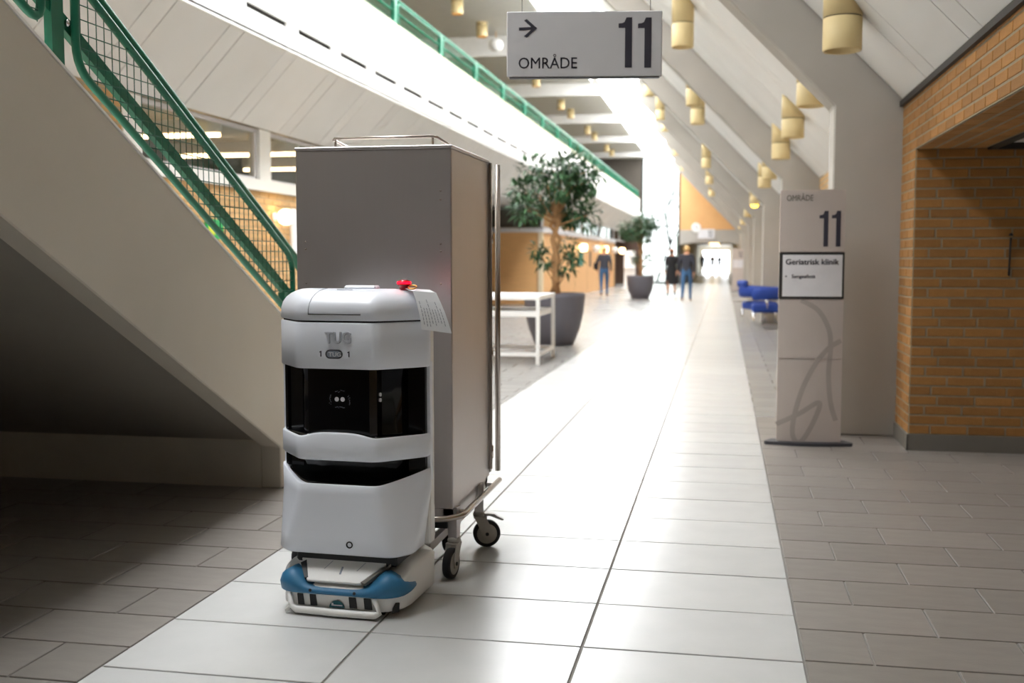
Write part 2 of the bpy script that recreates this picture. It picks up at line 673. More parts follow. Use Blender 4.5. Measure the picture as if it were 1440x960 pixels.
# wall behind the columns
struct('wall_right_far', MB().box(1.27, 1.6, 8.6, YE, 0, 2.46), 'brick_far', 'brick side wall behind the columns')

# left ground floor wall: bricks, sill, window band ---------------------------------------------------
YWE = 22.0
wl = struct('wall_left', MB().box(XW - 0.25, XW - 0.006, Y0, 8.6, 0, 2.74).box(XW - 0.25, XW - 0.006, 8.6, YWE, 0, 2.06), 'brick_far', 'yellow brick wall below the window band')
for k in range(30):
    z = 2.05 - BC * (k + 0.5)
    if z < 0.72:
        break
    sh = (0.0, 0.12, 0.06, 0.18)[k % 4]
    lo = 9.0
    for a, b_ in spans(lo, 12.84, sh):
        if z < 1.75 - (a - 9.0) * 0.42:
            continue
        brick(wl, (XW - 0.004, (a + b_) / 2, z), 'Y', b_ - a, 'brick_lit')
struct('trim_sill', MB().box(XW - 0.20, XW + 0.03, 8.6, YWE, 2.06, 2.18), 'panel_white', 'white sill under the window band')
n = 0
ym = [8.6, 11.4, 14.5, 17.6, 20.7]
for i, y in enumerate(ym):
    y2 = ym[i + 1] if i + 1 < len(ym) else YWE
    ya = y + 0.3
    n += 1
    f = MB().box(XW - 0.12, XW + 0.01, y, ya, 2.18, 2.74)
    o = struct('window_%d' % n, f, 'panel_white', 'clear window in the band above the bricks')
    fr2 = MB()
    for (a, b_, c, d) in ((ya, ya + 0.05, 2.18, 2.72), (y2 - 0.05, y2, 2.18, 2.72), (ya, y2, 2.18, 2.21), (ya, y2, 2.70, 2.74)):
        fr2.box(XW - 0.09, XW - 0.03, a, b_, c, d)
    part('window_frame', fr2, 'sign_silver', o)
    part('pane', MB().box(XW - 0.065, XW - 0.055, ya + 0.05, y2 - 0.05, 2.21, 2.70), 'glass', o)
# room behind the window band
mb = MB()
mb.box(-10.1, -10.0, 5.5, YWE, 0, 3.0)
mb.box(-10, XW - 0.25, 5.4, 5.5, 0, 3.0)
mb.box(-10, XW - 0.1, YWE, YWE + 0.1, 0, 3.0)
struct('wall_room', mb, 'room_wall', 'beige walls of the room behind the window band')
struct('ceiling_room', MB().box(-10, XW - 0.02, 5.5, YWE, 2.86, 2.95), 'room_wall', 'ceiling of the room behind the window band')
for i, y in enumerate((8.9, 11.1, 13.3, 15.5)):
    t = thing('strip_lamp', 'warm strip lamp behind the window band, %s from the staircase' % ('first', 'second', 'third', 'fourth')[i], 'lamp', (-6.3, y, 2.62), 0, 'strip lamps behind the window band')
    part('housing', MB().box(-0.9, 0.9, -0.015, 0.015, 0.06, 0.2), 'white_metal', t)
    part('tube', MB().tube([(-0.88, 0, 0.03), (0.88, 0, 0.03)], 0.022, 10), 'tube_glow', t)

# balcony: sloped boards, white front, slot, floor, back wall -----------------------------------------
SZ = lambda x: 2.74 + (x - XW) * (ZF0 - 2.74) / (XF - XW)
mb = MB()
b = 0
for dz in (0.03, 0.12):
    for x, y in ((XW + 0.012, Y0), (XF - 0.05, Y0), (XF - 0.05, YE), (XW + 0.012, YE)):
        mb.v.append((x, y, SZ(x) + dz))
for f in ((3, 2, 1, 0), (4, 5, 6, 7), (0, 1, 5, 4), (1, 2, 6, 5), (2, 3, 7, 6), (3, 0, 4, 7)):
    mb.face(f)
mb.box(-10, XF - 0.06, Y0, YE, 3.52, 3.75)
mb.box(XF - 0.16, XF - 0.03, Y0, YE, 3.46, ZF1 - 0.03)
bal = struct('wall_balcony', mb, 'seam_dark', 'white balcony front with a dark slot above sloped boards')
y = 10.93 - 1.27 * 18
k = 0
while y < YE:
    for wd, wide in ((0.97, True), (0.30, False)):
        y1 = min(y + wd, YE)
        if y1 - y < 0.05:
            continue
        slope_board(XW + 0.01, XF, y + G, y1 - G, 'panel', bal, 'soffit_panel', SZ)
        if wide:
            part('front_panel', MB().box(XF - 0.03, XF, y + 0.003, y1 - 0.003, ZF0 - 0.02, 3.655), 'panel_white', bal)
            part('front_panel', MB().box(XF - 0.03, XF, y + 0.003, y1 - 0.003, 3.715, ZF1), 'panel_white', bal)
        else:
            part('front_panel', MB().box(XF - 0.03, XF, y + 0.003, y1 - 0.003, ZF0 - 0.02, ZF1), 'panel_white', bal)
        y += wd
struct('trim_balcony', MB().box(XF - 0.2, XF + 0.01, Y0, YE, ZF1, ZF1 + 0.03), 'cream', 'pale cap on the balcony front')
struct('wall_upper_left', MB().box(-10.2, -10, Y0, YE, 2.9, 7.0), 'cream', 'upper floor wall behind the balcony')

# flat ceiling over the balcony with troughs ------------------------------------------------------------
XR0 = -3.98
mb = MB()
mb.box(-10.2, XR0, Y0, YE, 7.15, 7.25)
cl = struct('ceiling', mb, 'ceiling_white', 'flat ceiling of grey slabs with deep troughs')
y = 35.4 - 7.2 * 7
while y < YE:
    a, b_ = max(y, Y0), min(y + 4.7, YE)
    if b_ > a:
        part('ceiling_slab', MB().box(-10.1, XR0, a, b_, 6.6, 7.14), 'ceiling_white', cl)
    y += 7.2

# rooflight: opal panes between bars -----------------------------------------------------------------------
n = 20
ys = [1.4 + 2.4 * i for i in range(30)]
sk = struct('trim_rooflight', MB().box(XR0 - 0.05, XR0 + 0.05, Y0, YE, 6.9, 7.0), 'white_metal', 'white bars of the long rooflight')
for i in range(len(ys) - 1):
    y, y2 = ys[i], min(ys[i + 1], YE)
    if y >= YE:
        break
    n += 1
    mb = MB()
    v = [(XR0, y + 0.03, 6.95), (XT, y + 0.03, 6.35), (XT, y2 - 0.03, 6.35), (XR0, y2 - 0.03, 6.95)]
    mb.v.extend(v + [(p[0], p[1], p[2] + 0.02) for p in v])
    for f in ((3, 2, 1, 0), (4, 5, 6, 7), (0, 1, 5, 4), (1, 2, 6, 5), (2, 3, 7, 6), (3, 0, 4, 7)):
        mb.face(f)
    struct('window_%d' % n, mb, 'skylight', 'opal pane of the rooflight, glowing with daylight')
    mb = MB()
    mb.v.extend([(XR0, y - 0.03, 6.93), (XT, y - 0.03, 6.33), (XT, y + 0.03, 6.33), (XR0, y + 0.03, 6.93),
                 (XR0, y - 0.03, 7.0), (XT, y - 0.03, 6.4), (XT, y + 0.03, 6.4), (XR0, y + 0.03, 7.0)])
    for f in ((3, 2, 1, 0), (4, 5, 6, 7), (0, 1, 5, 4), (1, 2, 6, 5), (2, 3, 7, 6), (3, 0, 4, 7)):
        mb.face(f)
    part('glazing_bar', mb, 'white_metal', sk)

struct('ceiling_near', MB().box(XR0, XT + 0.1, Y0, 1.4, 6.5, 6.6), 'concrete', 'closed roof strip before the rooflight begins')
# near end wall behind the camera
struct('wall_behind', MB().box(-10, 3.3, Y0 - 0.2, Y0, 0, 7.2), 'plaster', 'plain wall at the near end')

# end wall, tall window, gateway and corridor --------------------------------------------------------------
XE0, XE1 = -4.33, -2.30
mb = MB()
mb.box(-10.2, XE0, YE, YE + 0.2, 0, 3.45)
we = struct('wall_end', mb, 'dark_wood', 'end wall of the hall')
part('upper_panel', MB().box(-10.2, XE0, YE, YE + 0.2, 3.75, 7.2), 'room_dark', we)
part('cream_panel', MB().box(XE0, XE1, YE, YE + 0.2, 6.85, 7.4), 'cream', we)
part('orange_panel', MB().box(XE1, 2.2, YE, YE + 0.2, 2.8, 7.4), 'wood', we)
wn = struct('window_90', MB().box(XE0, XE0 + 0.08, YE - 0.02, YE + 0.1, 0, 6.85).box(XE1 - 0.1, XE1, YE - 0.02, YE + 0.1, 0, 6.85)
            .box(XE0, XE1, YE, YE + 0.08, 3.0, 3.06).box(XE0, XE1, YE, YE + 0.08, 6.75, 6.85).box(XE0, XE1, YE, YE + 0.08, 0, 0.1), 'dark_line', 'tall end window with a bare tree outside')
for a, b_ in ((0.1, 3.0), (3.06, 6.75)):
    part('pane', MB().box(XE0 + 0.08, XE1 - 0.1, YE + 0.04, YE + 0.05, a, b_), 'glass', wn)
# gateway beam with a shallow arch
n_ = 16
poly = [(XE1, 2.82), (XE1, 2.06)] + [(XE1 + 3.1 * i / n_, 2.06 + 0.14 * math.sin(math.pi * i / n_)) for i in range(1, n_)] + [(0.8, 2.06), (0.8, 2.82)]
struct('trim_gateway', MB().prism(poly, 0.5, face_frame((0, YE + 0.25, 0), (1, 0, 0), (0, 0, 1))), 'concrete', 'pale beam over the far corridor gateway')
struct('wall_corridor_right', MB().box(0.7, 0.9, YE + 0.2, 104, 0, 2.6), 'plaster', 'plain wall of the far corridor')
struct('wall_corridor_left', MB().box(-2.5, -2.3, YE + 0.4, 104, 0, 2.6), 'room_wall', 'wall on the other side of the far corridor')
struct('ceiling_corridor', MB().box(-2.5, 0.9, YE + 0.26, 104, 2.5, 2.6), 'panel_white', 'white ceiling of the far corridor')
for i in range(4):
    y = 64 + i * 10
    o = tag(part('ceiling_lamp', MB().box(-1.1, -0.4, y, y + 1.2, 2.46, 2.5), 'lamp_glow'), 'flat lamp in the far corridor ceiling, %s past the gateway' % ('first', 'second', 'third', 'fourth')[i], 'lamp', 'far corridor ceiling lamps')
door = struct('door_1', MB().box(-2.3, 0.7, 104, 104.1, 0, 2.6), 'plaster', 'bright glazed exit at the corridor end')
part('pane', MB().box(-1.95, 0.45, 103.95, 103.99, 0.02, 2.05), 'day_door', door)

# ------------------------------------------------------------------ staircase
XS = -2.45
ST = lambda y: 1.52 - 0.515 * (y - 4.70)      # top edge of the side wall
SB = lambda y: 0.986 - 0.515 * (y - 4.246)    # its lower edge
stair = thing('staircase', 'pale plastered staircase climbing over a dark corner', 'staircase', (-3.7, 5.7, 0))
sl = Vector((-3.7, 5.7, 0))


def spart(name, mb, m, parent=stair):
    return link(name, mb.mesh(name, m), parent, tuple(-sl) if parent is stair else None)


ylow = 5.70
yfoot = 4.70 + 1.52 / 0.515
poly = [(ylow, SB(ylow)), (ylow, 0.0), (yfoot, 0.0), (yfoot - 0.25, ST(yfoot - 0.25)), (0.0, ST(0)), (-3.0, ST(0)), (-3.0, SB(0)), (0.0, SB(0))]
Mx = face_frame((XS - 0.12, 0, 0), (0, 1, 0), (0, 0, 1))
o = spart('side_wall', MB().prism(poly, 0.12, Mx), 'plaster')
bevel(o, 0.006, 1)
poly2 = [(ylow + 0.01, SB(ylow) + 0.03), (yfoot - 0.6, 0.0), (yfoot - 0.4, 0.05), (0.3, ST(0.3) - 0.45), (-3.0, ST(0.3) - 0.45), (-3.0, SB(0) + 0.03), (0, SB(0) + 0.03)]
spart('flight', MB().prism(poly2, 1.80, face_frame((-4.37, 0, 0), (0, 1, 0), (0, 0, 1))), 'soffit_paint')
spart('foot_wall', MB().box(XW + 0.03, XS - 0.121, ylow + 0.0, ylow + 0.12, 0, SB(ylow) + 0.05), 'plaster')
spart('light_block_wall', MB().box(-4.37, XS - 0.13, 1.75, 1.9, 0, SB(1.9)), 'plaster')  # added out of view to block light reaching under the flight
spart('side_shade_wall', MB().prism([(0.2, 0), (5.69, 0), (5.69, SB(5.69) + 0.12), (1.19, 2.68), (0.2, 2.68)], 0.08, face_frame((-4.46, 0, 0), (0, 1, 0), (0, 0, 1))), 'plaster')  # added closure that keeps the space below the flight dark
spart('edge_strip', MB().prism([(yfoot - 0.26, ST(yfoot - 0.26)), (yfoot - 0.26, ST(yfoot - 0.26) + 0.012), (0, ST(0) + 0.012), (0, ST(0))], 0.124, face_frame((XS - 0.122, 0, 0), (0, 1, 0), (0, 0, 1))), 'panel_white')

# stair railing: posts, flat middle bar, tube frames with wire mesh, handrail
XRl = -2.50
rail = thing('stair_railing', 'green tubular railing with wire mesh panels on the staircase', 'railing', (XRl, 4.9, ST(4.9)))
rl = Vector(rail.location)


def rpart(name, mb, m='green'):
    return link(name, mb.mesh(name, m), rail, tuple(-rl))


def fillet(pts, rad, seg=5):
    out = []
    n = len(pts)
    for i in range(n):
        p = Vector(pts[i])
        a = Vector(pts[i - 1])
        c = Vector(pts[(i + 1) % n])
        d1 = (a - p).normalized()
        d2 = (c - p).normalized()
        p1, p2 = p + d1 * rad, p + d2 * rad
        for k in range(seg + 1):
            t = k / seg
            out.append((1 - t) ** 2 * p1 + 2 * t * (1 - t) * p + t * t * p2)
    return out


def mesh_panel(ya, yb, lo, hi, x, sp=0.056, rad=0.10, name='panel_frame'):
    pts = [(x, ya, ST(ya) + lo), (x, yb, ST(yb) + lo), (x, yb, ST(yb) + hi), (x, ya, ST(ya) + hi)]
    loop = fillet(pts, rad)
    loop.append(loop[0])
    rpart(name, MB().tube(loop, 0.017, 8, False))
    mb = MB()
    y = ya + sp * 0.6
    while y < yb - 0.01:
        mb.tube([(x, y, ST(y) + lo), (x, y, ST(y) + hi)], 0.0024, 4)
        y += sp
    z = ST(yb) + lo
    while z < ST(ya) + hi:
        y_lo = max(ya, 4.70 + (1.52 + lo - z) / 0.515)
        y_hi = min(yb, 4.70 + (1.52 + hi - z) / 0.515)
        if y_hi > y_lo + 0.03:
            mb.tube([(x + 0.004, y_lo, z), (x + 0.004, y_hi, z)], 0.0024, 4)
        z += sp
    rpart('wire_mesh', mb, 'green_dark')


mesh_panel(3.895, 6.03, 0.115, 0.465, XRl)
mesh_panel(1.55, 3.68, 0.115, 0.465, XRl)
for ya, yb in ((0.6, 6.25), ):
    M0 = face_frame((XRl - 0.05, 0, 0), (0, 1, 0), (0, 0, 1))
    rpart('middle_bar', MB().prism([(ya, ST(ya) + 0.230), (yb, ST(yb) + 0.230), (yb, ST(yb) + 0.292), (ya, ST(ya) + 0.292)], 0.03, M0))
    rpart('handrail', MB().tube([(XRl - 0.03, 0.6, ST(0.6) + 0.53), (XRl - 0.03, 6.12, ST(6.12) + 0.53), (XRl - 0.03, 6.24, ST(6.24) + 0.50), (XRl - 0.03, 6.50, ST(6.24) + 0.49)], 0.024, 10))
for yp in (1.30, 3.80, 6.28):
    rpart('post', MB().box(XRl - 0.045, XRl - 0.012, yp - 0.038, yp + 0.038, ST(yp) + 0.0, ST(yp) + 0.53))
for yp in (3.73, 3.865, 6.09):
    rpart('bolt', MB().lathe([(0.014, 0), (0.014, 0.012), (0.006, 0.016)], 10, (XRl - 0.018, yp, ST(yp) + 0.262), axis='x'), 'chrome')
rpart('bracket', MB().box(XRl - 0.02, XRl + 0.02, 5.86, 5.92, ST(5.89) + 0.12, ST(5.89) + 0.20))

# balcony railing ---------------------------------------------------------------------------------------
br = thing('balcony_railing', 'long green railing with mesh infill along the balcony', 'railing', (XF - 0.1, 14.6, ZF1 + 0.03))
bl = Vector(br.location)


def bpart(name, mb, m='green'):
    return link(name, mb.mesh(name, m), br, tuple(-bl))


XBR = XF - 0.09
bpart('handrail', MB().tube([(XBR, 2, 4.87), (XBR, YE - 0.1, 4.87)], 0.028, 8))
bpart('middle_rail', MB().tube([(XBR, 2, 4.70), (XBR, YE - 0.1, 4.70)], 0.018, 6))
yp = 14.6 - 2.47 * 5
mbw = MB()
while yp < YE - 0.3:
    bpart('post', MB().box(XBR - 0.03, XBR + 0.03, yp - 0.05, yp + 0.05, ZF1 + 0.03, 4.87))
    ye = min(yp + 2.47, YE - 0.15)
    loop = fillet([(XBR + 0.03, yp + 0.09, 4.53), (XBR + 0.03, ye - 0.09, 4.53), (XBR + 0.03, ye - 0.09, 4.82), (XBR + 0.03, yp + 0.09, 4.82)], 0.06, 3)
    loop.append(loop[0])
    bpart('panel_frame', MB().tube(loop, 0.014, 6, False))
    y = yp + 0.12
    while y < ye - 0.1:
        mbw.tube([(XBR + 0.03, y, 4.53), (XBR + 0.03, y, 4.82)], 0.003, 3, False)
        y += 0.07
    for i in range(1, 5):
        z = 4.53 + 0.29 * i / 5
        mbw.tube([(XBR + 0.03, yp + 0.1, z), (XBR + 0.03, ye - 0.1, z)], 0.003, 3, False)
    yp += 2.47
bpart('wire_mesh', mbw)

# ------------------------------------------------------------------ the robot
rob = thing('delivery_robot', 'white hospital delivery robot with black sensor window and blue bumper', 'robot', (-1.374, 3.70, 0), R(-3))
W, FW, CH, DP = 0.298, 0.152, 0.165, 0.215


def outline(inset=0.0, fw=FW, ch=CH, w=W, dp=DP, rr=0.03, front=0.0):
    """plan outline of the body, seen from above; y = depth behind the front face"""
    pts = [(-w, dp), (-w, ch), (-fw, front), (fw, front), (w, ch), (w, dp)]
    out = []
    n = len(pts)
    for i in range(n):
        p = Vector((*pts[i], 0))
        a = Vector((*pts[i - 1], 0))
        c = Vector((*pts[(i + 1) % n], 0))
        la, lc = (a - p).length, (c - p).length
        r1 = min(rr, la * 0.45)
        r2 = min(rr, lc * 0.45)
        p1, p2 = p + (a - p).normalized() * r1, p + (c - p).normalized() * r2
        for k in range(5):
            t = k / 4
            out.append((1 - t) ** 2 * p1 + 2 * t * (1 - t) * p + t * t * p2)
    # finer front so that wavy edges show
    res = []
    for i in range(len(out)):
        p, q = out[i], out[(i + 1) % len(out)]
        res.append(p)
        if (q - p).length > 0.06:
            m = max(1, int((q - p).length / 0.02))
            for k in range(1, m):
                res.append(p.lerp(q, k / m))
    if inset:
        cy = dp * 0.6
        sx = (w - inset) / w
        res = [Vector((p.x * sx, cy + (p.y - cy) * ((cy - inset) / cy if p.y < cy else 1 - inset / dp), 0)) for p in res]
    return res


def ring(z, **k):
    return [Vector((p.x, p.y, z(p) if callable(z) else z)) for p in outline(**k)]


def shell(name, levels, m, parent=rob):
    """levels: list of (z or function, kwargs); all rings share the point count of the first"""
    rs = [ring(z, **kw) for z, kw in levels]
    n = min(len(r) for r in rs)
    assert all(len(r) == len(rs[0]) for r in rs), [len(r) for r in rs]
    o = part(name, MB().rings(rs), m, parent)
    return o


def resample(poly, n=96):
    L = [0]
    for i in range(len(poly)):
        L.append(L[-1] + (poly[(i + 1) % len(poly)] - poly[i]).length)
    out = []
    j = 0
    for k in range(n):
        d = L[-1] * k / n
        while L[j + 1] < d:
            j += 1
        t = (d - L[j]) / max(1e-9, L[j + 1] - L[j])
        out.append(poly[j].lerp(poly[(j + 1) % len(poly)], t))
    return out


_ol = outline


def outline(**k):
    return resample(_ol(**k), 120)


def topslot(p):
    e = max(0.0, (abs(p.x) - FW) / (W - FW))
    return 0.478 + 0.045 * min(1, e) ** 1.3


def wave(p):
    c = max(0.0, 1 - (p.x / 0.15) ** 2) if p.y < 0.1 else 0
    return 0.653 + 0.017 * c * c * (3 - 2 * c) - 0.0


lowk = lambda t: dict(fw=0.215 + (FW - 0.215) * t, ch=0.075 + (CH - 0.075) * t, w=0.270 + (W - 0.270) * t)
o = shell('lower_shell', [(0.218, dict(inset=0.03, **lowk(0))), (0.215, dict(inset=0.012, **lowk(0))), (0.226, lowk(0))] +
          [(0.226 + (0.44 - 0.226) * t, lowk(t)) for t in (0.25, 0.5, 0.75, 1.0)] +
          [(lambda p: topslot(p) - 0.004, lowk(1)), (topslot, dict(inset=0.008)), (lambda p: topslot(p) - 0.012, dict(inset=0.05))], 'robot_white')
shell('window_core', [(0.30, dict(inset=0.095)), (0.95, dict(inset=0.095))], 'gloss_black')
shell('slot_liner', [(lambda p: topslot(p) - 0.03, dict(inset=0.02)), (lambda p: topslot(p) - 0.008, dict(inset=0.014)), (lambda p: topslot(p) - 0.004, dict(inset=0.09))], 'gloss_black')
o = shell('middle_band', [(0.575, dict(inset=0.05)), (0.565, dict(inset=0.008)), (0.572, {}), (0.61, {}), (lambda p: wave(p) - 0.006, {}), (wave, dict(inset=0.006)), (lambda p: wave(p) - 0.01, dict(inset=0.03))], 'robot_white')
shell('window_shelf', [(lambda p: 0.640, dict(inset=0.02)), (lambda p: wave(p) - 0.005, dict(inset=0.012)), (lambda p: 0.652, dict(inset=0.1))], 'gloss_black')
shell('upper_shell', [(0.912, dict(inset=0.09)), (0.908, dict(inset=0.010)), (0.902, dict(inset=0.004)), (0.906, {}), (0.99, {}), (1.066, {}), (1.071, dict(inset=0.004)), (1.071, dict(inset=0.05))], 'robot_white')
shell('seam', [(1.066, dict(inset=0.012)), (1.082, dict(inset=0.012))], 'dark_line')
lidp = [(1.079, 0.05), (1.077, 0.004), (1.081, 0.0), (1.118, 0.002), (1.140, 0.011), (1.158, 0.027), (1.172, 0.049), (1.182, 0.074), (1.188, 0.100), (1.190, 0.126)]
lid = shell('lid', [(z, dict(inset=i)) for z, i in lidp], 'robot_white')
# white side pillars that tie the shells together
for s in (-1, 1):
    x0, x1 = sorted((s * (W - 0.016), s * W))
    part('side_pillar', MB().bbox(x0, x1, CH + 0.022, DP, 0.47, 0.92, 0.003), 'robot_white', rob)
    x0, x1 = sorted((s * (W - 0.026), s * (W - 0.0155)))
    part('window_liner', MB().box(x0, x1, CH + 0.006, DP - 0.004, 0.49, 0.905), 'gloss_black', rob)
part('back_cover', MB().bbox(-W + 0.01, W - 0.01, DP - 0.004, DP + 0.05, 0.22, 1.07, 0.008), 'base_white', rob)
part('window_liner', MB().box(-W + 0.02, W - 0.02, DP - 0.03, DP - 0.004, 0.455, 0.925), 'gloss_black', rob)
part('rear_block', MB().bbox(-0.27, 0.27, DP + 0.02, DP + 0.11, 0.22, 0.36, 0.01), 'base_white', rob)
# sensor housing behind the window
sh = part('sensor_housing', MB().prism([(-0.125, 0.20), (-0.125, 0.035), (0.115, 0.035), (0.135, 0.06), (0.135, 0.20)], 0.27, Matrix.Translation((0, 0, 0.645))), 'gloss_black', rob)
for x in (-0.012, 0.011):
    part('sensor', MB().lathe([(0.0085, 0), (0.0085, 0.004), (0.006, 0.006)], 14, (x, 0.0345, 0.788), axis='y'), 'insert_white', sh)
for z in (0.803, 0.783):
    part('sensor', MB().lathe([(0.007, -0.003), (0.007, 0.004)], 12, (0.1355, 0.09, z), axis='x'), 'insert_white', sh)
mbp = MB()
rg = random.Random(3)
for (cx, cz, dx, dz) in ((0, 0.818, 1, 0), (0, 0.758, 1, 0), (-0.038, 0.786, 0, 1), (0.036, 0.786, 0, 1)):
    for k in range(9):
        t = (k - 4) * 0.0042
        q = rg.uniform(-0.004, 0.004)
        l_ = rg.uniform(0.0008, 0.002)
        X, Z = cx + dx * t + dz * q, cz + dz * t + dx * q
        mbp.box(X - l_, X + l_, 0.0335, 0.035, Z - 0.0008, Z + 0.0008)
part('sensor_print', mbp, 'print_grey', sh)['kind'] = 'stuff'
# lettering and badge on the upper shell
text('raised_letters', 'TUG', 0.058, 'robot_white', face_frame((-0.040, -0.001, 0.998), (1, 0, 0), (0, 0, 1)), rob, 0.004, 0.0012, 0.86)
text('raised_letters_edge', 'TUG', 0.058, 'print_grey', face_frame((-0.0385, 0.0002, 0.9965), (1, 0, 0), (0, 0, 1)), rob, 0.0022, 0.0014, 0.86)


def stadium(w_, h_, n=8):
    r_ = h_ / 2
    a = [(w_ / 2 - r_ + r_ * math.cos(t), r_ * math.sin(t)) for t in [(-math.pi / 2 + math.pi * i / n) for i in range(n + 1)]]
    return a + [(-x, -y) for x, y in a]


part('badge_plate', MB().prism(stadium(0.13, 0.030), 0.0015, face_frame((-0.004, 0.0, 0.957), (1, 0, 0), (0, 0, 1))), 'robot_white', rob)
bd = part('badge', MB().prism(stadium(0.066, 0.033), 0.006, face_frame((-0.004, 0.0, 0.957), (1, 0, 0), (0, 0, 1))), 'base_plate', rob)
part('badge_face', MB().prism(stadium(0.054, 0.023), 0.001, face_frame((-0.004, -0.006, 0.957), (1, 0, 0), (0, 0, 1))), 'print_grey', bd)
text('badge_letters', 'TUG', 0.022, 'insert_white', face_frame((-0.024, -0.0072, 0.949), (1, 0, 0), (0, 0, 1)), bd, 0.0004, 0.0006, 1.1)
ONE = [(0.30, 0.0), (0.62, 0.0), (0.62, 1.0), (0.36, 1.0), (0.27, 0.91), (0.16, 0.885), (0.0, 0.86), (0.0, 0.70), (0.30, 0.74)]
for x in (-0.062, 0.047):
    part('number', MB().prism([(px * 0.021 * 0.62, pz * 0.021) for px, pz in ONE], 0.001, face_frame((x, -0.0014, 0.947), (1, 0, 0), (0, 0, 1))), 'print_dark', rob)
# front socket of the lower shell, tiny seams
part('socket', MB().lathe([(0.013, 0.004), (0.013, -0.003), (0.009, -0.003), (0.008, 0.002)], 16, (0.046, 0.0, 0.258), axis='y'), 'matt_black', rob)
part('side_socket', MB().lathe([(0.008, 0), (0.008, 0.004)], 12, (0.27, DP + 0.07, 0.28), axis='x'), 'matt_black', rob)


# lid details: hatch seams that follow the lid, oval key, raised tab, beacon, key ring
def lid_pt(x, i):
    z, ins = lidp[i]
    cy = DP * 0.6
    return Vector((x, cy - (cy) * ((cy - ins) / cy), z))


prof = [lid_pt(0, i) for i in range(3, 10)]
mb = MB()
mb.box(-0.105, 0.098, -0.0012, 0.006, 1.0985, 1.1015)
part('hatch_seam', mb, 'dark_line', lid)
for x in (-0.105, ):
    mb = MB()
    mb.tube([Vector((x, 0.0, 1.10))] + [Vector((x + 0.022 * (k / 6) ** 1.5, p.y, p.z + 0.0006)) for k, p in enumerate(prof)], 0.0013, 4)
    part('hatch_seam', mb, 'print_grey', lid)
part('oval_key', MB().tube([Vector((x, 0.092 + y, 1.188)) for x, y in [(0.030 * math.cos(t) + 0.0, 0.012 * math.sin(t)) for t in [2 * math.pi * i / 20 for i in range(21)]]], 0.0012, 4), 'print_grey', lid)
o = part('tab', MB().bbox(-0.02, 0.105, 0.13, 0.185, 1.186, 1.202, 0.006), 'robot_white', lid)
bc = part('beacon', MB().lathe([(0.018, 0), (0.018, 0.012), (0.022, 0.014), (0.025, 0.022), (0.023, 0.032), (0.014, 0.037)], 16, (0.205, 0.165, 1.186)), 'red_plastic', lid)
part('beacon_lens', MB().lathe([(0.0255, 0.0), (0.0255, 0.008)], 16, (0.205, 0.165, 1.2085)), 'beacon_glow', bc)
part('key_ring', MB().tube([Vector((0.243 + 0.016 * math.cos(t), 0.15 + 0.014 * math.sin(t), 1.1965 + 0.006 * math.sin(t))) for t in [2 * math.pi * i / 14 for i in range(15)]], 0.003, 6), 'brass', lid)

# drive base ------------------------------------------------------------------------------------------------
BW = 0.27


def base_poly(w_, f, b_, r_=0.05):
    return resample([p for p in fillet([(-w_, b_, 0), (-w_, f + 0.07, 0), (-w_ + 0.06, f, 0), (w_ - 0.06, f, 0), (w_, f + 0.07, 0), (w_, b_, 0)], r_, 4)], 80)


def slope_top(p, z0, z1, f, l_):
    t = min(1, max(0, (p.y - f) / l_))
    return z0 + (z1 - z0) * t


lv = []
for z, w_, f in ((0.022, BW - 0.012, -0.050), (0.030, BW, -0.058), (0.085, BW, -0.060)):
    lv.append([Vector((p.x, p.y, z)) for p in base_poly(w_, f, 0.36)])
for w_, f, z0, z1 in ((BW, -0.060, 0.10, 0.15), (BW - 0.012, -0.050, 0.108, 0.162), (BW - 0.045, -0.01, 0.125, 0.176), (BW - 0.10, 0.05, 0.17, 0.182)):
    lv.append([Vector((p.x, p.y, slope_top(p, z0, z1, f, 0.12))) for p in base_poly(w_, f, 0.36 if w_ > 0.2 else 0.34)])
base = part('drive_base', MB().rings(lv), 'base_white', rob)
# white hood plate sloping to the front, with recessed side vents
hood = part('hood', MB().prism([(-0.13, 0.0), (0.095, 0.0), (0.19, 0.115), (-0.20, 0.115)], 0.012, face_frame((0, -0.052, 0.116), (1, 0, 0), (0, 0.115, 0.082))), 'base_white', rob)
bevel(hood, 0.004, 2)
part('indicator', MB().box(-0.004, 0.004, 0.035, 0.07, 0.0121, 0.0128, face_frame((0, -0.052, 0.116), (1, 0, 0), (0, 0.115, 0.082))), 'print_grey', hood)
for x in (-0.075, 0.065):
    part('hood_seam', MB().tube([face_frame((0, -0.052, 0.116), (1, 0, 0), (0, 0.115, 0.082)) @ Vector((x + 0.012 * k, 0.055 + 0.02 * k, 0.0122)) for k in range(3)], 0.0011, 4), 'print_grey', hood)
for s, pts in ((-1, [(-0.185, 0.075), (-0.165, 0.09), (-0.128, 0.012), (-0.142, 0.008)]), (1, [(0.098, 0.006), (0.188, 0.088), (0.196, 0.098), (0.118, 0.0)])):
    part('vent', MB().prism(pts, 0.014, face_frame((0, -0.052, 0.116), (1, 0, 0), (0, 0.115, 0.082))), 'matt_black' if s < 0 else 'plinth', hood)
part('neck', MB().bbox(-0.19, 0.21, 0.05, 0.33, 0.17, 0.222, 0.008), 'matt_black', rob)
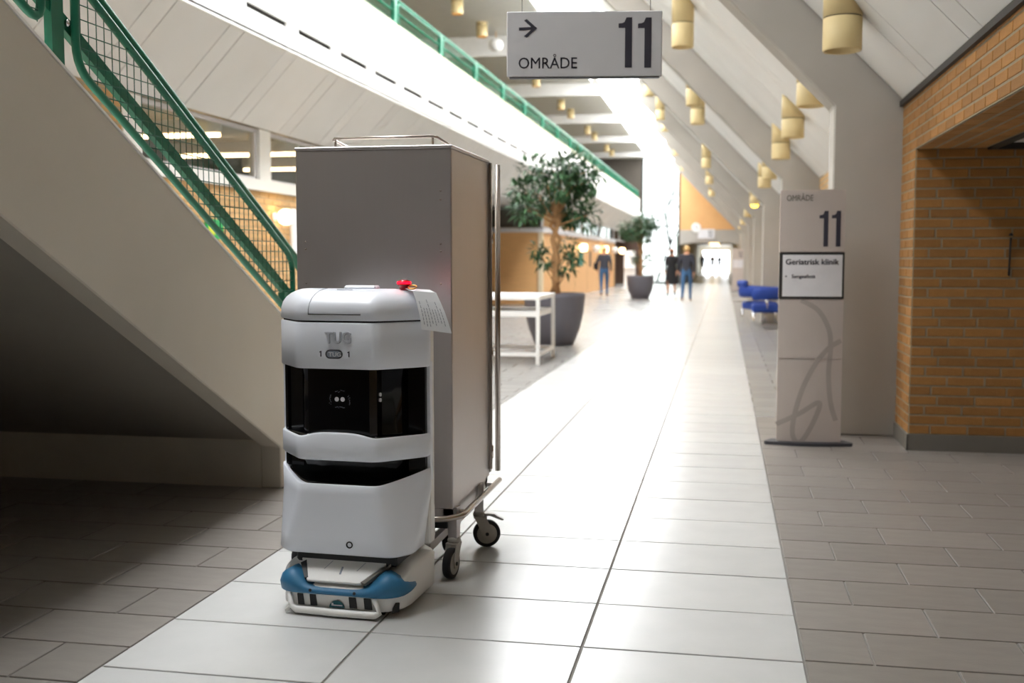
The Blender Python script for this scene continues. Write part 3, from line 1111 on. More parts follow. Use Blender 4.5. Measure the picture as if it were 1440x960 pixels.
# blue bumper: strip with a raised peak at each corner
nb = 40
rs = []
pl = [p for p in base_poly(BW + 0.010, -0.072, 0.36)]
fr_pts = sorted([p for p in pl if p.y < 0.095], key=lambda p: math.atan2(p.x, 0.25 - p.y))
for p in fr_pts:
    ax = abs(p.x)
    pk = math.exp(-((ax - 0.215) / 0.058) ** 2)
    zt = 0.109 + 0.058 * pk - (0.02 * max(0, (p.y - 0.01) / 0.09))
    zb = 0.080 + 0.012 * max(0, (p.y + 0.02) / 0.1)
    inn = Vector((p.x * 0.90, p.y + 0.03 + 0.035 * pk, 0))
    rs.append([Vector((p.x, p.y, zb)), Vector((p.x * 1.012, p.y - 0.004, (zb + zt) / 2 - 0.006)), Vector((p.x, p.y + 0.004 + 0.010 * pk, zt - 0.012)), Vector((inn.x, inn.y, zt)), Vector((inn.x * 0.96, inn.y + 0.015, zb))])
bump_ = part('bumper', MB().rings(rs), 'robot_blue', rob)
for x in (-0.105, 0.082):
    part('bumper_screw', MB().lathe([(0.006, 0.0), (0.006, -0.004)], 10, (x, -0.078, 0.095), axis='y'), 'matt_black', bump_)
# grille: dark slots between white struts, low fork bar, label, side roller
for x0, x1 in ((-0.165, -0.145), (-0.112, -0.090), (0.055, 0.080), (0.118, 0.143)):
    part('grille_slot', MB().prism([(x0, 0.034), (x1 + 0.006, 0.034), (x1, 0.074), (x0 - 0.004, 0.074)], 0.004, face_frame((0, -0.060, 0), (1, 0, 0), (0, 0, 1))), 'matt_black', rob)
fork = part('fork_bar', MB().tube([(-0.205, -0.058, 0.072), (-0.19, -0.070, 0.03), (-0.168, -0.076, 0.020), (0.0, -0.080, 0.018), (0.165, -0.076, 0.018), (0.182, -0.070, 0.026), (0.158, -0.060, 0.074)], [0.010, 0.012, 0.014, 0.014, 0.014, 0.012, 0.010], 8), 'base_white', rob)
part('fork_arm', MB().tube([(-0.215, -0.075, 0.010), (-0.192, -0.070, 0.032)], 0.007, 6), 'base_white', fork)
part('label_plate', MB().prism([(0.032 * math.cos(t), 0.026 * math.sin(t)) for t in [math.pi * i / 14 for i in range(15)]], 0.003, face_frame((0.0, -0.0605, 0.032), (1, 0, 0), (0, 0, 1))), 'teal_label', rob)
part('label_print', MB().box(-0.022, 0.024, -0.0645, -0.0632, 0.039, 0.043).box(-0.022, -0.014, -0.0645, -0.0632, 0.043, 0.049), 'insert_white', rob)
part('side_recess', MB().prism([(-0.018, 0.022), (0.012, 0.022), (0.014, 0.055), (-0.002, 0.057), (-0.016, 0.038)], 0.004, face_frame((0.236, -0.030, 0), (0.66, 0.75, 0), (0, 0, 1))), 'matt_black', rob)
for s in (-1, 1):
    part('wheel', MB().lathe([(0.05, -0.02), (0.062, -0.015), (0.062, 0.015), (0.05, 0.02)], 18, (s * 0.20, 0.22, 0.062), axis='x'), 'rubber', rob)
part('front_caster', MB().lathe([(0.012, -0.01), (0.018, -0.008), (0.018, 0.008), (0.012, 0.01)], 12, (0.17, -0.005, 0.018), axis='x'), 'rubber', rob)

for ch in rob.children:
    if ch.name.split('.')[0] in ('drive_base', 'hood', 'bumper', 'grille_slot', 'fork_bar', 'label_plate', 'label_print', 'side_recess', 'front_caster'):
        ch.location = (0.008, 0.028, 0)
        ch.scale = (0.92, 1, 1)
# note hanging over the lid
pa = [Vector((-1.150, 3.835, 1.192)), Vector((-1.072, 3.888, 1.186))]
mid = [Vector((-1.112, 3.800, 1.184)), Vector((-1.038, 3.852, 1.176))]
bot = [Vector((-1.070, 3.770, 1.046)), Vector((-0.974, 3.830, 1.028))]
rows = [pa, mid] + [[mid[i].lerp(bot[i], t) + Vector((0.006, -0.004, 0.0)) * math.sin(math.pi * t) for i in (0, 1)] for t in (0.25, 0.5, 0.75, 1.0)]
mb = MB()
for i in range(len(rows) - 1):
    mb.quad(rows[i][0], rows[i][1], rows[i + 1][1], rows[i + 1][0])
note = part('paper_note', mb, 'paper')
m_ = note.modifiers.new('s', 'SOLIDIFY')
m_.thickness = 0.0012
tag(note, 'printed white paper note hanging over the robot lid', 'paper')
mb = MB()
rg = random.Random(5)
nrm = (rows[2][1] - rows[2][0]).cross(rows[5][0] - rows[2][0]).normalized()
if nrm.y > 0:
    nrm = -nrm
for k in range(8):
    u_ = 0.10 + 0.105 * k
    t0, t1 = (0.35 if k % 3 else 0.2) + rg.uniform(0, 0.1), 0.88 + rg.uniform(-0.12, 0.05)
    for j in range(6):
        ta, tb = t0 + (t1 - t0) * j / 6, t0 + (t1 - t0) * (j + 0.8) / 6

        def pp(uu, tt):
            return mid[0].lerp(mid[1], uu).lerp(bot[0].lerp(bot[1], uu), tt) + Vector((0.006, -0.004, 0.0)) * math.sin(math.pi * tt) + nrm * 0.0024
        mb.quad(pp(u_, ta), pp(u_ + 0.022, ta), pp(u_ + 0.022, tb), pp(u_, tb))
part('print', mb, 'print_grey', note)

# ------------------------------------------------------------------ the cart
CX0, CX1, CY0, CY1 = -1.722, -1.066, 4.20, 4.90
cart = thing('transport_cart', 'tall stainless steel cabinet cart on casters behind the robot', 'cart', ((CX0 + CX1) / 2, (CY0 + CY1) / 2, 0))
cl_ = Vector(cart.location)


def cpart(name, mb, m, parent=cart):
    return link(name, mb.mesh(name, m), parent, tuple(-cl_) if parent is cart else None)


cab = cpart('cabinet', MB().bbox(CX0, CX1, CY0, CY1, 0.285, 1.738, 0.004), 'steel')
cpart('top_plate', MB().bbox(CX0 - 0.003, CX1 + 0.003, CY0 - 0.003, CY1, 1.738, 1.752, 0.003), 'steel')
cpart('top_rail', MB().tube([(CX0 + 0.13, CY1 - 0.1, 1.752), (CX0 + 0.13, CY0 + 0.10, 1.79), (CX0 + 0.14, CY0 + 0.085, 1.795), (CX1 - 0.10, CY0 + 0.085, 1.795), (CX1 - 0.085, CY0 + 0.10, 1.793), (CX1 - 0.06, CY1 - 0.1, 1.752)], 0.006, 8), 'steel_tube')
for x in (CX0 + 0.14, CX1 - 0.10):
    cpart('rail_stud', MB().tube([(x, CY0 + 0.09, 1.75), (x, CY0 + 0.09, 1.795)], 0.005, 8), 'steel_tube')
for x, zz in ((CX1 - 0.045, (1.57, 1.535, 1.36, 1.33, 1.20)), (CX0 + 0.04, (1.37, 1.34, 1.20))):
    for z in zz:
        cpart('rivet', MB().lathe([(0.004, 0), (0.004, -0.002), (0.002, -0.003)], 8, (x, CY0, z), axis='y'), 'steel_tube')
# rear door edge, hinge gap and the tall push handle
cpart('door', MB().bbox(CX0, CX1 + 0.004, CY1 + 0.006, CY1 + 0.035, 0.30, 1.745, 0.003), 'steel')
cpart('door_gap', MB().box(CX0 + 0.01, CX1 - 0.004, CY1, CY1 + 0.006, 0.30, 1.735), 'seam_dark')
cpart('push_handle', MB().tube([(CX1 + 0.028, CY1 + 0.06, 0.30), (CX1 + 0.028, CY1 + 0.06, 1.735)], 0.013, 10), 'steel_tube')
cpart('post', MB().box(CX1 + 0.001, CX1 + 0.014, CY1 - 0.012, CY1 + 0.004, 0.32, 1.738), 'steel_tube')
for z in (0.40, 0.86, 1.40):
    cpart('hinge', MB().tube([(CX1 + 0.01, CY1 + 0.004, z - 0.03), (CX1 + 0.01, CY1 + 0.004, z + 0.03)], 0.009, 8), 'steel_tube')
# undercarriage
LZ = 0.255
cpart('undercarriage', MB().box(CX0 + 0.02, CX1 - 0.005, CY0 + 0.02, CY0 + 0.06, 0.235, 0.285).box(CX0 + 0.02, CX1 - 0.005, CY1 - 0.06, CY1 - 0.02, 0.235, 0.285)
      .box(CX0 + 0.02, CX0 + 0.06, CY0 + 0.02, CY1 - 0.02, 0.235, 0.285).box(CX1 - 0.045, CX1 - 0.005, CY0 + 0.02, CY1 - 0.02, 0.235, 0.285), 'steel')
cpart('skirt', MB().box(CX0 + 0.03, CX1 - 0.03, CY0 + 0.022, CY1 - 0.03, 0.20, 0.284), 'matt_black')
cpart('tow_rail', MB().box(CX1 - 0.10, CX1 - 0.07, CY0 - 0.09, CY1 - 0.05, 0.13, 0.165), 'steel')
cpart('tow_rail', MB().box(CX0 + 0.07, CX0 + 0.10, CY0 - 0.09, CY1 - 0.05, 0.13, 0.165), 'steel')
brl = [(CX0 - 0.03, CY1 + 0.05, LZ), (CX0 - 0.03, CY0 + 0.02, LZ), (CX0 + 0.03, CY0 - 0.05, LZ), (CX1 - 0.03, CY0 - 0.05, LZ), (CX1 + 0.035, CY0 + 0.03, LZ), (CX1 + 0.035, CY1 + 0.065, LZ)]
smooth_ = [Vector(brl[0])]
for i in range(1, len(brl) - 1):
    p, a, c = Vector(brl[i]), Vector(brl[i - 1]), Vector(brl[i + 1])
    p1, p2 = p + (a - p).normalized() * 0.035, p + (c - p).normalized() * 0.035
    smooth_ += [(1 - t) ** 2 * p1 + 2 * t * (1 - t) * p + t * t * p2 for t in (0, 0.25, 0.5, 0.75, 1)]
smooth_.append(Vector(brl[-1]))
cpart('bumper_rail', MB().tube(smooth_, 0.0125, 10), 'steel_tube')
for y in (CY0 + 0.1, CY1 - 0.04):
    cpart('bumper_bracket', MB().box(CX1 - 0.01, CX1 + 0.03, y - 0.012, y + 0.012, 0.245, 0.262), 'steel')


def caster(x, y, rot, brake):
    c = link('caster', None, cart, (x - cl_.x, y - cl_.y, 0), (0, 0, rot))
    WR = 0.062
    off = 0.035
    link('tyre', MB().lathe([(WR - 0.014, -0.016), (WR - 0.003, -0.015), (WR, -0.009), (WR, 0.009), (WR - 0.003, 0.015), (WR - 0.014, 0.016)], 28, (0, off, WR), axis='x', cap=(True, True)).mesh('tyre', 'rubber'), c)
    link('hub', MB().lathe([(0.0, -0.017), (0.044, -0.0172), (0.047, -0.015), (0.047, 0.015), (0.044, 0.0172), (0.0, 0.017)], 24, (0, off, WR), axis='x', cap=(False, False)).mesh('hub', 'caster_grey'), c)
    link('axle', MB().lathe([(0.008, -0.028), (0.008, 0.028)], 10, (0, off, WR), axis='x').mesh('axle', 'matt_black'), c)
    fk = MB()
    for s in (-1, 1):
        fk.prism([(-0.022, 0.138), (0.03, 0.138), (off + 0.022, 0.085), (off + 0.016, WR - 0.016), (off - 0.016, WR - 0.016), (0.0, 0.09)], 0.004, face_frame((s * 0.022 - 0.002, 0, 0), (0, 1, 0), (0, 0, 1)))
    fk.box(-0.024, 0.024, -0.024, 0.034, 0.134, 0.142)
    link('fork', fk.mesh('fork', 'caster_grey'), c)
    link('swivel', MB().lathe([(0.026, 0.142), (0.028, 0.15), (0.024, 0.162), (0.016, 0.166)], 14).mesh('swivel', 'caster_grey'), c)
    if brake:
        link('brake_pedal', MB().prism([(-0.02, 0.146), (0.05, 0.142), (0.105, 0.120), (0.112, 0.124), (0.078, 0.142), (0.07, 0.15), (0.04, 0.154), (-0.02, 0.156)], 0.03, face_frame((-0.015, 0, 0), (0, 1, 0), (0, 0, 1))).mesh('brake_pedal', 'caster_grey'), c)
    link('leg', MB().box(-0.019, 0.019, -0.019, 0.019, 0.160, 0.29).mesh('leg', 'steel'), c)
    return c


caster(CX1 - 0.005, CY0 + 0.04, R(172), False)
caster(CX1 - 0.005, CY1 - 0.20, R(-72), True)
caster(CX1 - 0.10, CY1 - 0.28, R(168), False)
caster(CX0 + 0.03, CY0 + 0.04, R(150), False)
caster(CX0 + 0.03, CY1 - 0.05, R(20), True)

# ------------------------------------------------------------------ signs
ONE = [(0, 0.72), (0.22, 0.86), (0.28, 1.0), (0.62, 1.0), (0.62, 0.0), (0.32, 0.0), (0.32, 0.79), (0.0, 0.79)]
ONE = [(0.30, 0.0), (0.62, 0.0), (0.62, 1.0), (0.36, 1.0), (0.27, 0.91), (0.16, 0.885), (0.0, 0.88), (0.0, 0.79), (0.30, 0.79)]


def digit_one(name, x, z, h, wf, y, parent, m='print_dark', bend=None):
    o = part(name, MB().prism([(px * wf * h, pz * h) for px, pz in ONE], 0.0015, face_frame((x, y, z), (1, 0, 0), (0, 0, 1))), m, parent)
    if bend:
        for v in o.data.vertices:
            v.co.y += -0.014 * (1 - (v.co.x / bend) ** 2)
    return o


SW, SH = 0.735, 0.305
sg = thing('hanging_sign', 'silver hanging sign with an arrow and the number 11', 'sign', (-0.667, 5.2, 2.163), R(9))
b_ = part('board', MB().bbox(-SW / 2, SW / 2, -0.02, 0.02, 0, SH, 0.004), 'sign_silver', sg)
part('bottom_edge', MB().box(-SW / 2 + 0.012, SW / 2 - 0.012, -0.016, 0.016, -0.006, 0.0), 'base_plate', sg)
for x in (-SW * 0.402, SW * 0.425):
    part('cable', MB().tube([(x, 0, SH), (x, 0, 4.3)], 0.0016, 6), 'base_plate', sg)
sx = SW / 1245.0          # sign drawing units
fx = lambda px: -SW / 2 + (px - 97) * sx
fz = lambda pz: (622 - pz) * SH / 515
fy = -0.0215
digit_one('digit', fx(993), fz(553), fz(160) - fz(553), 0.44, -0.0200, sg)
digit_one('digit', fx(1148), fz(555), fz(162) - fz(555), 0.44, -0.0200, sg)
t_ = 0.0135
A0, A1 = Vector((fx(195), fz(245))), Vector((fx(338), fz(240)))
ar = MB()
Mf = face_frame((0, -0.0200, 0), (1, 0, 0), (0, 0, 1))
ar.prism([(A0.x, A0.y - t_ / 2), (A1.x - 0.01, A1.y - t_ / 2), (A1.x - 0.01, A1.y + t_ / 2), (A0.x, A0.y + t_ / 2)], 0.0015, Mf)
hx, hz = fx(342), fz(240)
q = (fx(342) - fx(258))
for s in (-1, 1):
    ar.prism([(hx, hz), (hx - q, hz + s * (q * 0.86)), (hx - q - 0.006 + 0.016, hz + s * (q * 0.86 + 0.0)), (hx - 0.0, hz)][:2] + [(hx - q - 0.013, hz + s * q * 0.74), (hx - 0.022, hz)], 0.0016, Mf)
part('arrow', ar, 'print_dark', sg)
text('lettering', 'OMR\u00c5DE', 0.0735, 'print_dark', face_frame((fx(188), -0.0205, fz(556)), (1, 0, 0), (0, 0, 1)), sg, 0.0006, 0.0003, 0.93)

# totem sign
PW, PH = 0.437, 1.775
pl_ = thing('totem_sign', 'grey totem sign numbered 11 standing by the concrete column', 'sign', (0.598, 7.77, 0), R(1.0))
part('base_plate', MB().prism([(-0.30, 0.0), (-0.29, -0.03)] + [(-0.29 + 0.58 * i / 10, -0.03 - 0.05 * math.sin(math.pi * i / 10)) for i in range(1, 10)] + [(0.29, -0.03), (0.30, 0.0), (0.25, 0.10), (-0.25, 0.10)], 0.022, Matrix.Identity(4)), 'base_plate', pl_)
part('core', MB().bbox(-PW / 2 + 0.002, PW / 2 - 0.002, 0.004, 0.075, 0.022, PH, 0.006), 'pillar_silver', pl_)
zs = [(0.024, 0.602), (0.608, 1.02), (1.024, 1.345), (1.349, PH)]
zz = lambda p: (622 - p) / 357.0 * PH


def curved(z0, z1, m, name, w0=-PW / 2, w1=PW / 2, dep=0.014, th=0.006, off=0.0, par=pl_):
    n = 8
    rs = []
    for i in range(n + 1):
        x = w0 + (w1 - w0) * i / n
        y = off - dep * (1 - (x / (PW / 2)) ** 2)
        rs.append([Vector((x, y, z0)), Vector((x, y, z1)), Vector((x, y + th, z1)), Vector((x, y + th, z0))])
    return part(name, MB().rings(rs, smooth=False), m, par)


for i, (a, c) in enumerate(zs):
    if i == 2:
        f = curved(a, c, 'trim_black', 'panel_frame', th=0.012, off=-0.004)
        curved(a + 0.016, c - 0.016, 'insert_white', 'insert', -PW / 2 + 0.022, PW / 2 - 0.014, th=0.002, off=-0.006, par=f)
    else:
        curved(a, c, 'pillar_silver', 'panel')
# swoosh lines printed across the two lower panels
def swoosh(pts, wid):
    mb = MB()
    P = []
    for i in range(len(pts) - 1):
        for k in range(6):
            t = k / 6
            p0 = Vector(pts[max(0, i - 1)])
            p1 = Vector(pts[i])
            p2 = Vector(pts[i + 1])
            p3 = Vector(pts[min(len(pts) - 1, i + 2)])
            P.append(0.5 * ((2 * p1) + (p2 - p0) * t + (2 * p0 - 5 * p1 + 4 * p2 - p3) * t * t + (3 * p1 - p0 - 3 * p2 + p3) * t ** 3))
    P.append(Vector(pts[-1]))
    L = []
    for i, p in enumerate(P):
        d = (P[min(i + 1, len(P) - 1)] - P[max(i - 1, 0)]).normalized()
        nn = Vector((-d.y, d.x)) * wid * 0.5
        f = lambda v: Vector((v.x, -0.0145 * (1 - (v.x / (PW / 2)) ** 2) - 0.0012, v.y))
        L.append([f(p + nn), f(p - nn)])
    mb.rings(L, close=False, cap=(False, False))
    return mb


toX = lambda px: (px - 232) / 206.0 * PW           # in the zoomed drawing of the totem, 120..340 wide
toZ = lambda py: (870 - py) / 808.0 * PH
for pts in ([(200, 408), (255, 440), (290, 500), (297, 560), (292, 640), (300, 730), (318, 790)],
            [(330, 535), (290, 560), (250, 610), (210, 690), (185, 780), (182, 840), (205, 862), (240, 810), (266, 745), (255, 735), (200, 770), (128, 806)]):
    part('swoosh', swoosh([(toX(a), toZ(c)) for a, c in pts], 0.034), 'pillar_swoosh', pl_)
PB = PW / 2
text('lettering', 'OMR\u00c5DE', 0.058, 'plinth', face_frame((-0.178, -0.0008, 1.70), (1, 0, 0), (0, 0, 1)), pl_, 0.0006, 0.0006, 0.75, bend=PB)
digit_one('digit', 0.044, 1.385, 0.245, 0.40, -0.0002, pl_, bend=PB)
digit_one('digit', 0.127, 1.385, 0.245, 0.40, -0.0002, pl_, bend=PB)
text('lettering', 'Geriatrisk klinik', 0.054, 'print_dark', face_frame((-0.178, -0.0068, 1.262), (1, 0, 0), (0, 0, 1)), pl_, 0.0006, 0.0012, 1.02, bend=PB)
text('lettering', 'Sengeafsnit', 0.034, 'print_dark', face_frame((-0.135, -0.0068, 1.168), (1, 0, 0), (0, 0, 1)), pl_, 0.0006, 0.0007, 1.05, bend=PB)
part('bullet', MB().prism([(0.006 * math.cos(i), 0.006 * math.sin(i)) for i in [2 * math.pi * k / 10 for k in range(10)]], 0.001, face_frame((-0.172, -0.0106, 1.18), (1, 0, 0), (0, 0, 1))), 'print_dark', pl_)

# second totem far down the hall
p2 = thing('totem_sign', 'distant grey totem sign numbered 12 near the corridor gateway', 'sign', (0.56, 44.5, 0), 0)
part('base_plate', MB().bbox(-0.28, 0.28, -0.05, 0.1, 0, 0.022, 0.006), 'base_plate', p2)
part('panel', MB().bbox(-PW / 2, PW / 2, -0.01, 0.07, 0.022, 1.70, 0.01), 'pillar_silver', p2)
part('insert', MB().box(-PW / 2 + 0.02, PW / 2 - 0.02, -0.014, -0.01, 0.95, 1.27), 'insert_white', p2)
digit_one('digit', 0.02, 1.38, 0.22, 0.40, -0.0102, p2)
text('digit', '2', 0.30, 'print_dark', face_frame((0.09, -0.0115, 1.38), (1, 0, 0), (0, 0, 1)), p2, 0.001, 0.004, 0.6)
# clock and sign 12 on the gateway beam
ck = thing('wall_clock', 'round white clock over the far gateway', 'clock', (-1.45, YE - 0.27, 2.93))
part('rim', MB().lathe([(0.20, 0.0), (0.24, -0.01), (0.25, -0.05), (0.22, -0.07)], 24, axis='y'), 'white_metal', ck)
part('dial', MB().lathe([(0.22, -0.06), (0.22, -0.065)], 24, axis='y'), 'insert_white', ck)
part('hand', MB().box(-0.01, 0.01, -0.075, -0.068, -0.02, 0.17).box(-0.02, 0.12, -0.075, -0.068, -0.01, 0.01), 'print_dark', ck)
s12 = thing('gateway_sign', 'small grey sign numbered 12 on the gateway beam', 'sign', (-0.85, YE - 0.27, 2.36))
part('board', MB().bbox(-0.50, 0.36, -0.04, 0.0, 0, 0.50, 0.01), 'sign_silver', s12)
digit_one('digit', 0.02, 0.10, 0.32, 0.42, -0.0402, s12)
text('digit', '2', 0.44, 'print_dark', face_frame((0.13, -0.042, 0.10), (1, 0, 0), (0, 0, 1)), s12, 0.001, 0.006, 0.6)

# ------------------------------------------------------------------ cylinder lamps on the slope
def cyl_lamp(x, y, zb, zf, label, group, lit=None, r=0.122, slope=True):
    t = thing('cylinder_lamp', label, 'lamp', (x, y, zb), 0, group)
    n = 24
    zt = [zf(x + r * math.cos(2 * math.pi * k / n)) - zb + 0.004 for k in range(n)]
    cut = min(0.26, min(zt) - 0.02)
    up_, lo, rim, inn = [], [], [], []
    for k in range(n):
        c, s = math.cos(2 * math.pi * k / n) * r, math.sin(2 * math.pi * k / n) * r
        up_.append(Vector((c, s, zt[k])))
    cyl = lambda rr, z: [Vector((math.cos(2 * math.pi * k / n) * rr, math.sin(2 * math.pi * k / n) * rr, z)) for k in range(n)]
    part('upper_sleeve', MB().rings([cyl(r, cut + 0.004), up_], cap=(True, True)), 'lamp_yellow', t)
    part('sleeve_joint', MB().rings([cyl(r * 0.975, cut - 0.004), cyl(r * 0.975, cut + 0.006)]), 'seam_dark', t)
    part('lower_sleeve', MB().rings([cyl(r * 0.80, 0.14), cyl(r * 0.86, 0.004), cyl(r * 0.97, 0.0), cyl(r, 0.008), cyl(r, cut - 0.003), cyl(r * 0.8, cut - 0.003)], cap=(False, True)), 'lamp_yellow', t)
    bz, bs = (-0.09, 1.5) if lit == 'lamp_glow_yellow' else (0, 1)
    part('bulb', MB().lathe([(0.01 * bs, 0.03 + bz), (0.045 * bs, 0.045 + bz), (0.06 * bs, 0.085 + bz), (0.045 * bs, 0.13 + bz), (0.03, 0.14)], 12), lit or 'brass', t)
    return t


ORD = ('first', 'second', 'third', 'fourth', 'fifth', 'sixth', 'seventh')
ROWS = (('lowest', 0.72, 2.62, (9.85, 12.35, 14.9, 18.6, 20.8, 25.3, 27.4, 33.0, 35.0, 41.0, 43.0, 49.0)),
        ('middle', -0.485, 3.64, (12.35, 17.0, 19.35, 28.6, 34.8, 41.5)),
        ('topmost', -1.72, 4.98, (25.0, 29.3, 31.9, 39.3, 46.0)))
cyl_lamp(0.72, 7.29, 2.62, CZ, 'large pale yellow cylinder lamp on the boards between brick wall and totem rib', None)
for rn, x, zb, ylist in ROWS:
    cnt = {}
    for y in ylist:
        bay = int((y - 8.25) // 7.2)
        cnt[bay] = cnt.get(bay, 0) + 1
        lit = 'lamp_glow_yellow' if (rn == 'lowest' and abs(y - 27.4) < 0.01) else None
        lb = 'yellow cylinder lamp, %s in the %s row past the %s rib from the totem' % (ORD[cnt[bay] - 1], rn, ORD[bay])
        if lit:
            lb = 'lit yellow cylinder lamp glowing in the lowest row on the slope'
        cyl_lamp(x, y, zb, CZ, lb, '%s row of slope lamps' % rn, lit)
# lamps over the balcony hang from the flat ceiling in pairs
for i, y in enumerate((21.9, 24.2, 29.1, 31.4, 36.3, 38.6, 43.5, 45.8, 50.7, 53.0)):
    cyl_lamp(-5.42, y, 6.28, lambda x: 6.6, 'warm balcony cylinder lamp, %s pair from the end window, %s it' % (ORD[4 - i // 2], ('farther from', 'closer to')[i % 2]), 'lamps above the balcony', 'lamp_glow_amber')
gb = thing('globe_lamp', 'white glass globe lamp hanging above the balcony', 'lamp', (-5.3, 25.15, 6.12))
part('globe', MB().lathe([(0.02, 0.0), (0.09, 0.02), (0.15, 0.08), (0.17, 0.16), (0.15, 0.24), (0.09, 0.30), (0.03, 0.32)], 20), 'white_metal', gb)
part('rod', MB().tube([(0, 0, 0.31), (0, 0, 0.48)], 0.012, 8), 'brass', gb)

# ------------------------------------------------------------------ wooden kiosk and its window band
YK0, YK1 = 30.6, 51.5
mb = MB()
mb.box(XW - 0.15, XW, YK0, YK1, 0, 2.06)
mb.box(-9.9, XW, YK0, YK0 + 0.15, 0, 2.06)
wk = struct('wall_kiosk', mb, 'wood', 'orange wooden panelling of the reception block')
part('corner_post', MB().box(XW - 0.12, XW + 0.02, YK0 - 0.02, YK0 + 0.12, 0, 2.06), 'cream', wk)
for y in (34.0, 37.5, 41.0, 44.5, 48.0):
    part('panel_joint', MB().box(XW - 0.01, XW + 0.004, y - 0.006, y + 0.006, 0, 2.06), 'dark_wood', wk)
struct('trim_kiosk', MB().box(-9.9, XW + 0.05, YK0 - 0.03, YK1, 2.06, 2.18), 'sign_silver', 'grey rail above the wooden panelling')
k = 50
y = YK0 + 0.1
while y < YK1 + 5:
    y2 = y + 2.9
    k += 1
    o = struct('window_%d' % k, MB().box(XW - 0.06, XW, y, y + 0.12, 2.18, 2.74).box(XW - 0.06, XW, y, y2, 2.18, 2.23).box(XW - 0.06, XW, y, y2, 2.69, 2.74), 'sign_silver', 'window pane above the wooden panelling')
    part('pane', MB().box(XW - 0.04, XW - 0.03, y + 0.12, y2, 2.23, 2.69), 'glass', o)
    y = y2
struct('wall_kiosk_back', MB().box(-10, -9.9, YWE, YE, 0, 3.5), 'cream', 'cream wall deep under the balcony')
struct('ceiling_kiosk', MB().box(-9.9, XW - 0.1, YWE, YE, 2.82, 2.9), 'panel', 'ceiling under the balcony')
part('door_post', MB().box(XW - 0.1, XW + 0.03, YK1, YK1 + 0.3, 0, 2.06), 'dark_wood', wk)
# alcove before the kiosk: dark low window with a leafy plant
struct('window_80', MB().box(-6.6, -5.6, 30.5, 30.58, 2.2, 2.72), 'room_dark', 'dark window over the alcove')
for i, (y, lit) in enumerate(((38.6, 1), (42.5, 0), (45.8, 1), (49.9, 0), (53.4, 1))):
    t = thing('wall_lamp', ('glowing wall lamp above the green poster on the panelling', 'unlit white wall lamp above the narrow brown notice', 'glowing wall lamp midway along the panelling', 'unlit white wall lamp near the dark door post', 'glowing wall lamp just past the dark door post')[i], 'lamp', (XW + 0.02 if y < YK1 else XW + 0.04, y, 1.72), 0, 'lamps on the panelling')
    part('arm', MB().tube([(-0.02, 0, 0.14), (0.12, 0, 0.16), (0.14, 0, 0.10)], 0.012, 6).lathe([(0.05, -0.02), (0.05, 0.0)], 10, (0, 0, 0.14), axis='x'), 'brass', t)
    part('shade', MB().lathe([(0.06, -0.16), (0.13, -0.12), (0.15, 0.0), (0.13, 0.10), (0.05, 0.12)], 14, (0.14, 0, 0)), 'lamp_glow' if lit else 'white_metal', t)
tag(part('poster', MB().box(XW + 0.004, XW + 0.02, 38.4, 39.7, 1.05, 1.65), 'poster_green'), 'dark green poster on the wooden panelling', 'poster')
tag(part('notice', MB().box(XW + 0.004, XW + 0.015, 41.6, 42.1, 1.0, 1.6), 'dark_wood'), 'narrow brown notice on the wooden panelling', 'notice')

# things on the brick wall behind the stair railing
ex = thing('exit_sign', 'small green and yellow exit sign on brick behind the railing', 'sign', (XW + 0.01, 10.05, 1.60))
part('board', MB().bbox(0, 0.03, 0.0, 0.36, -0.10, 0.10, 0.004), 'exit_green', ex)
part('symbol', MB().box(0.03, 0.033, 0.03, 0.16, -0.06, 0.07), 'exit_yellow', ex)
wlamp = thing('wall_lamp', 'white globe lamp on the brick wall behind the railing', 'lamp', (XW + 0.01, 11.75, 1.78))
part('arm', MB().lathe([(0.05, 0), (0.05, 0.02), (0.015, 0.03), (0.015, 0.10)], 12, axis='x'), 'white_metal', wlamp)
part('globe', MB().lathe([(0.03, -0.09), (0.08, -0.06), (0.10, 0.0), (0.08, 0.06), (0.03, 0.09)], 14, (0.15, 0, 0)), 'lamp_glow', wlamp)
ntb = thing('notice_board', 'plain white notice board on the brick wall beside the globe lamp', 'board', (XW + 0.005, 12.55, 1.35))
part('frame', MB().bbox(0, 0.03, -0.32, 0.32, 0, 0.55, 0.006), 'white_metal', ntb)
part('sheet', MB().box(0.03, 0.033, -0.28, 0.28, 0.04, 0.51), 'paper', ntb)

# ------------------------------------------------------------------ potted trees
def leaf_cloud(mb, centre, rad, count, rg, size):
    for _ in range(count):
        while True:
            p = Vector((rg.uniform(-1, 1), rg.uniform(-1, 1), rg.uniform(-1, 1)))
            if 0.15 < p.length < 1:
                break
        q = Vector((p.x * rad[0], p.y * rad[1], p.z * rad[2])) + Vector(centre)
        d = (p.normalized() + Vector((rg.uniform(-.8, .8), rg.uniform(-.8, .8), rg.uniform(-.9, .5)))).normalized()
        s = d.cross(Vector((rg.uniform(-.4, .4), rg.uniform(-.4, .4), 1))).normalized()
        n = s.cross(d)
        L = size * rg.uniform(0.7, 1.25)
        w_ = L * 0.17
        b = len(mb.v)
        for a, c, e in ((0, 0, 0), (0.35, -1, 0.06), (0.42, 0, -0.02), (0.35, 1, 0.06), (1, 0, -0.15)):
            mb.v.append(tuple(q + d * (a * L) + s * (c * w_) + n * (e * L)))
        for f in ((0, 1, 2), (0, 2, 3), (1, 4, 2), (2, 4, 3)):
            mb.face([b + i for i in f])


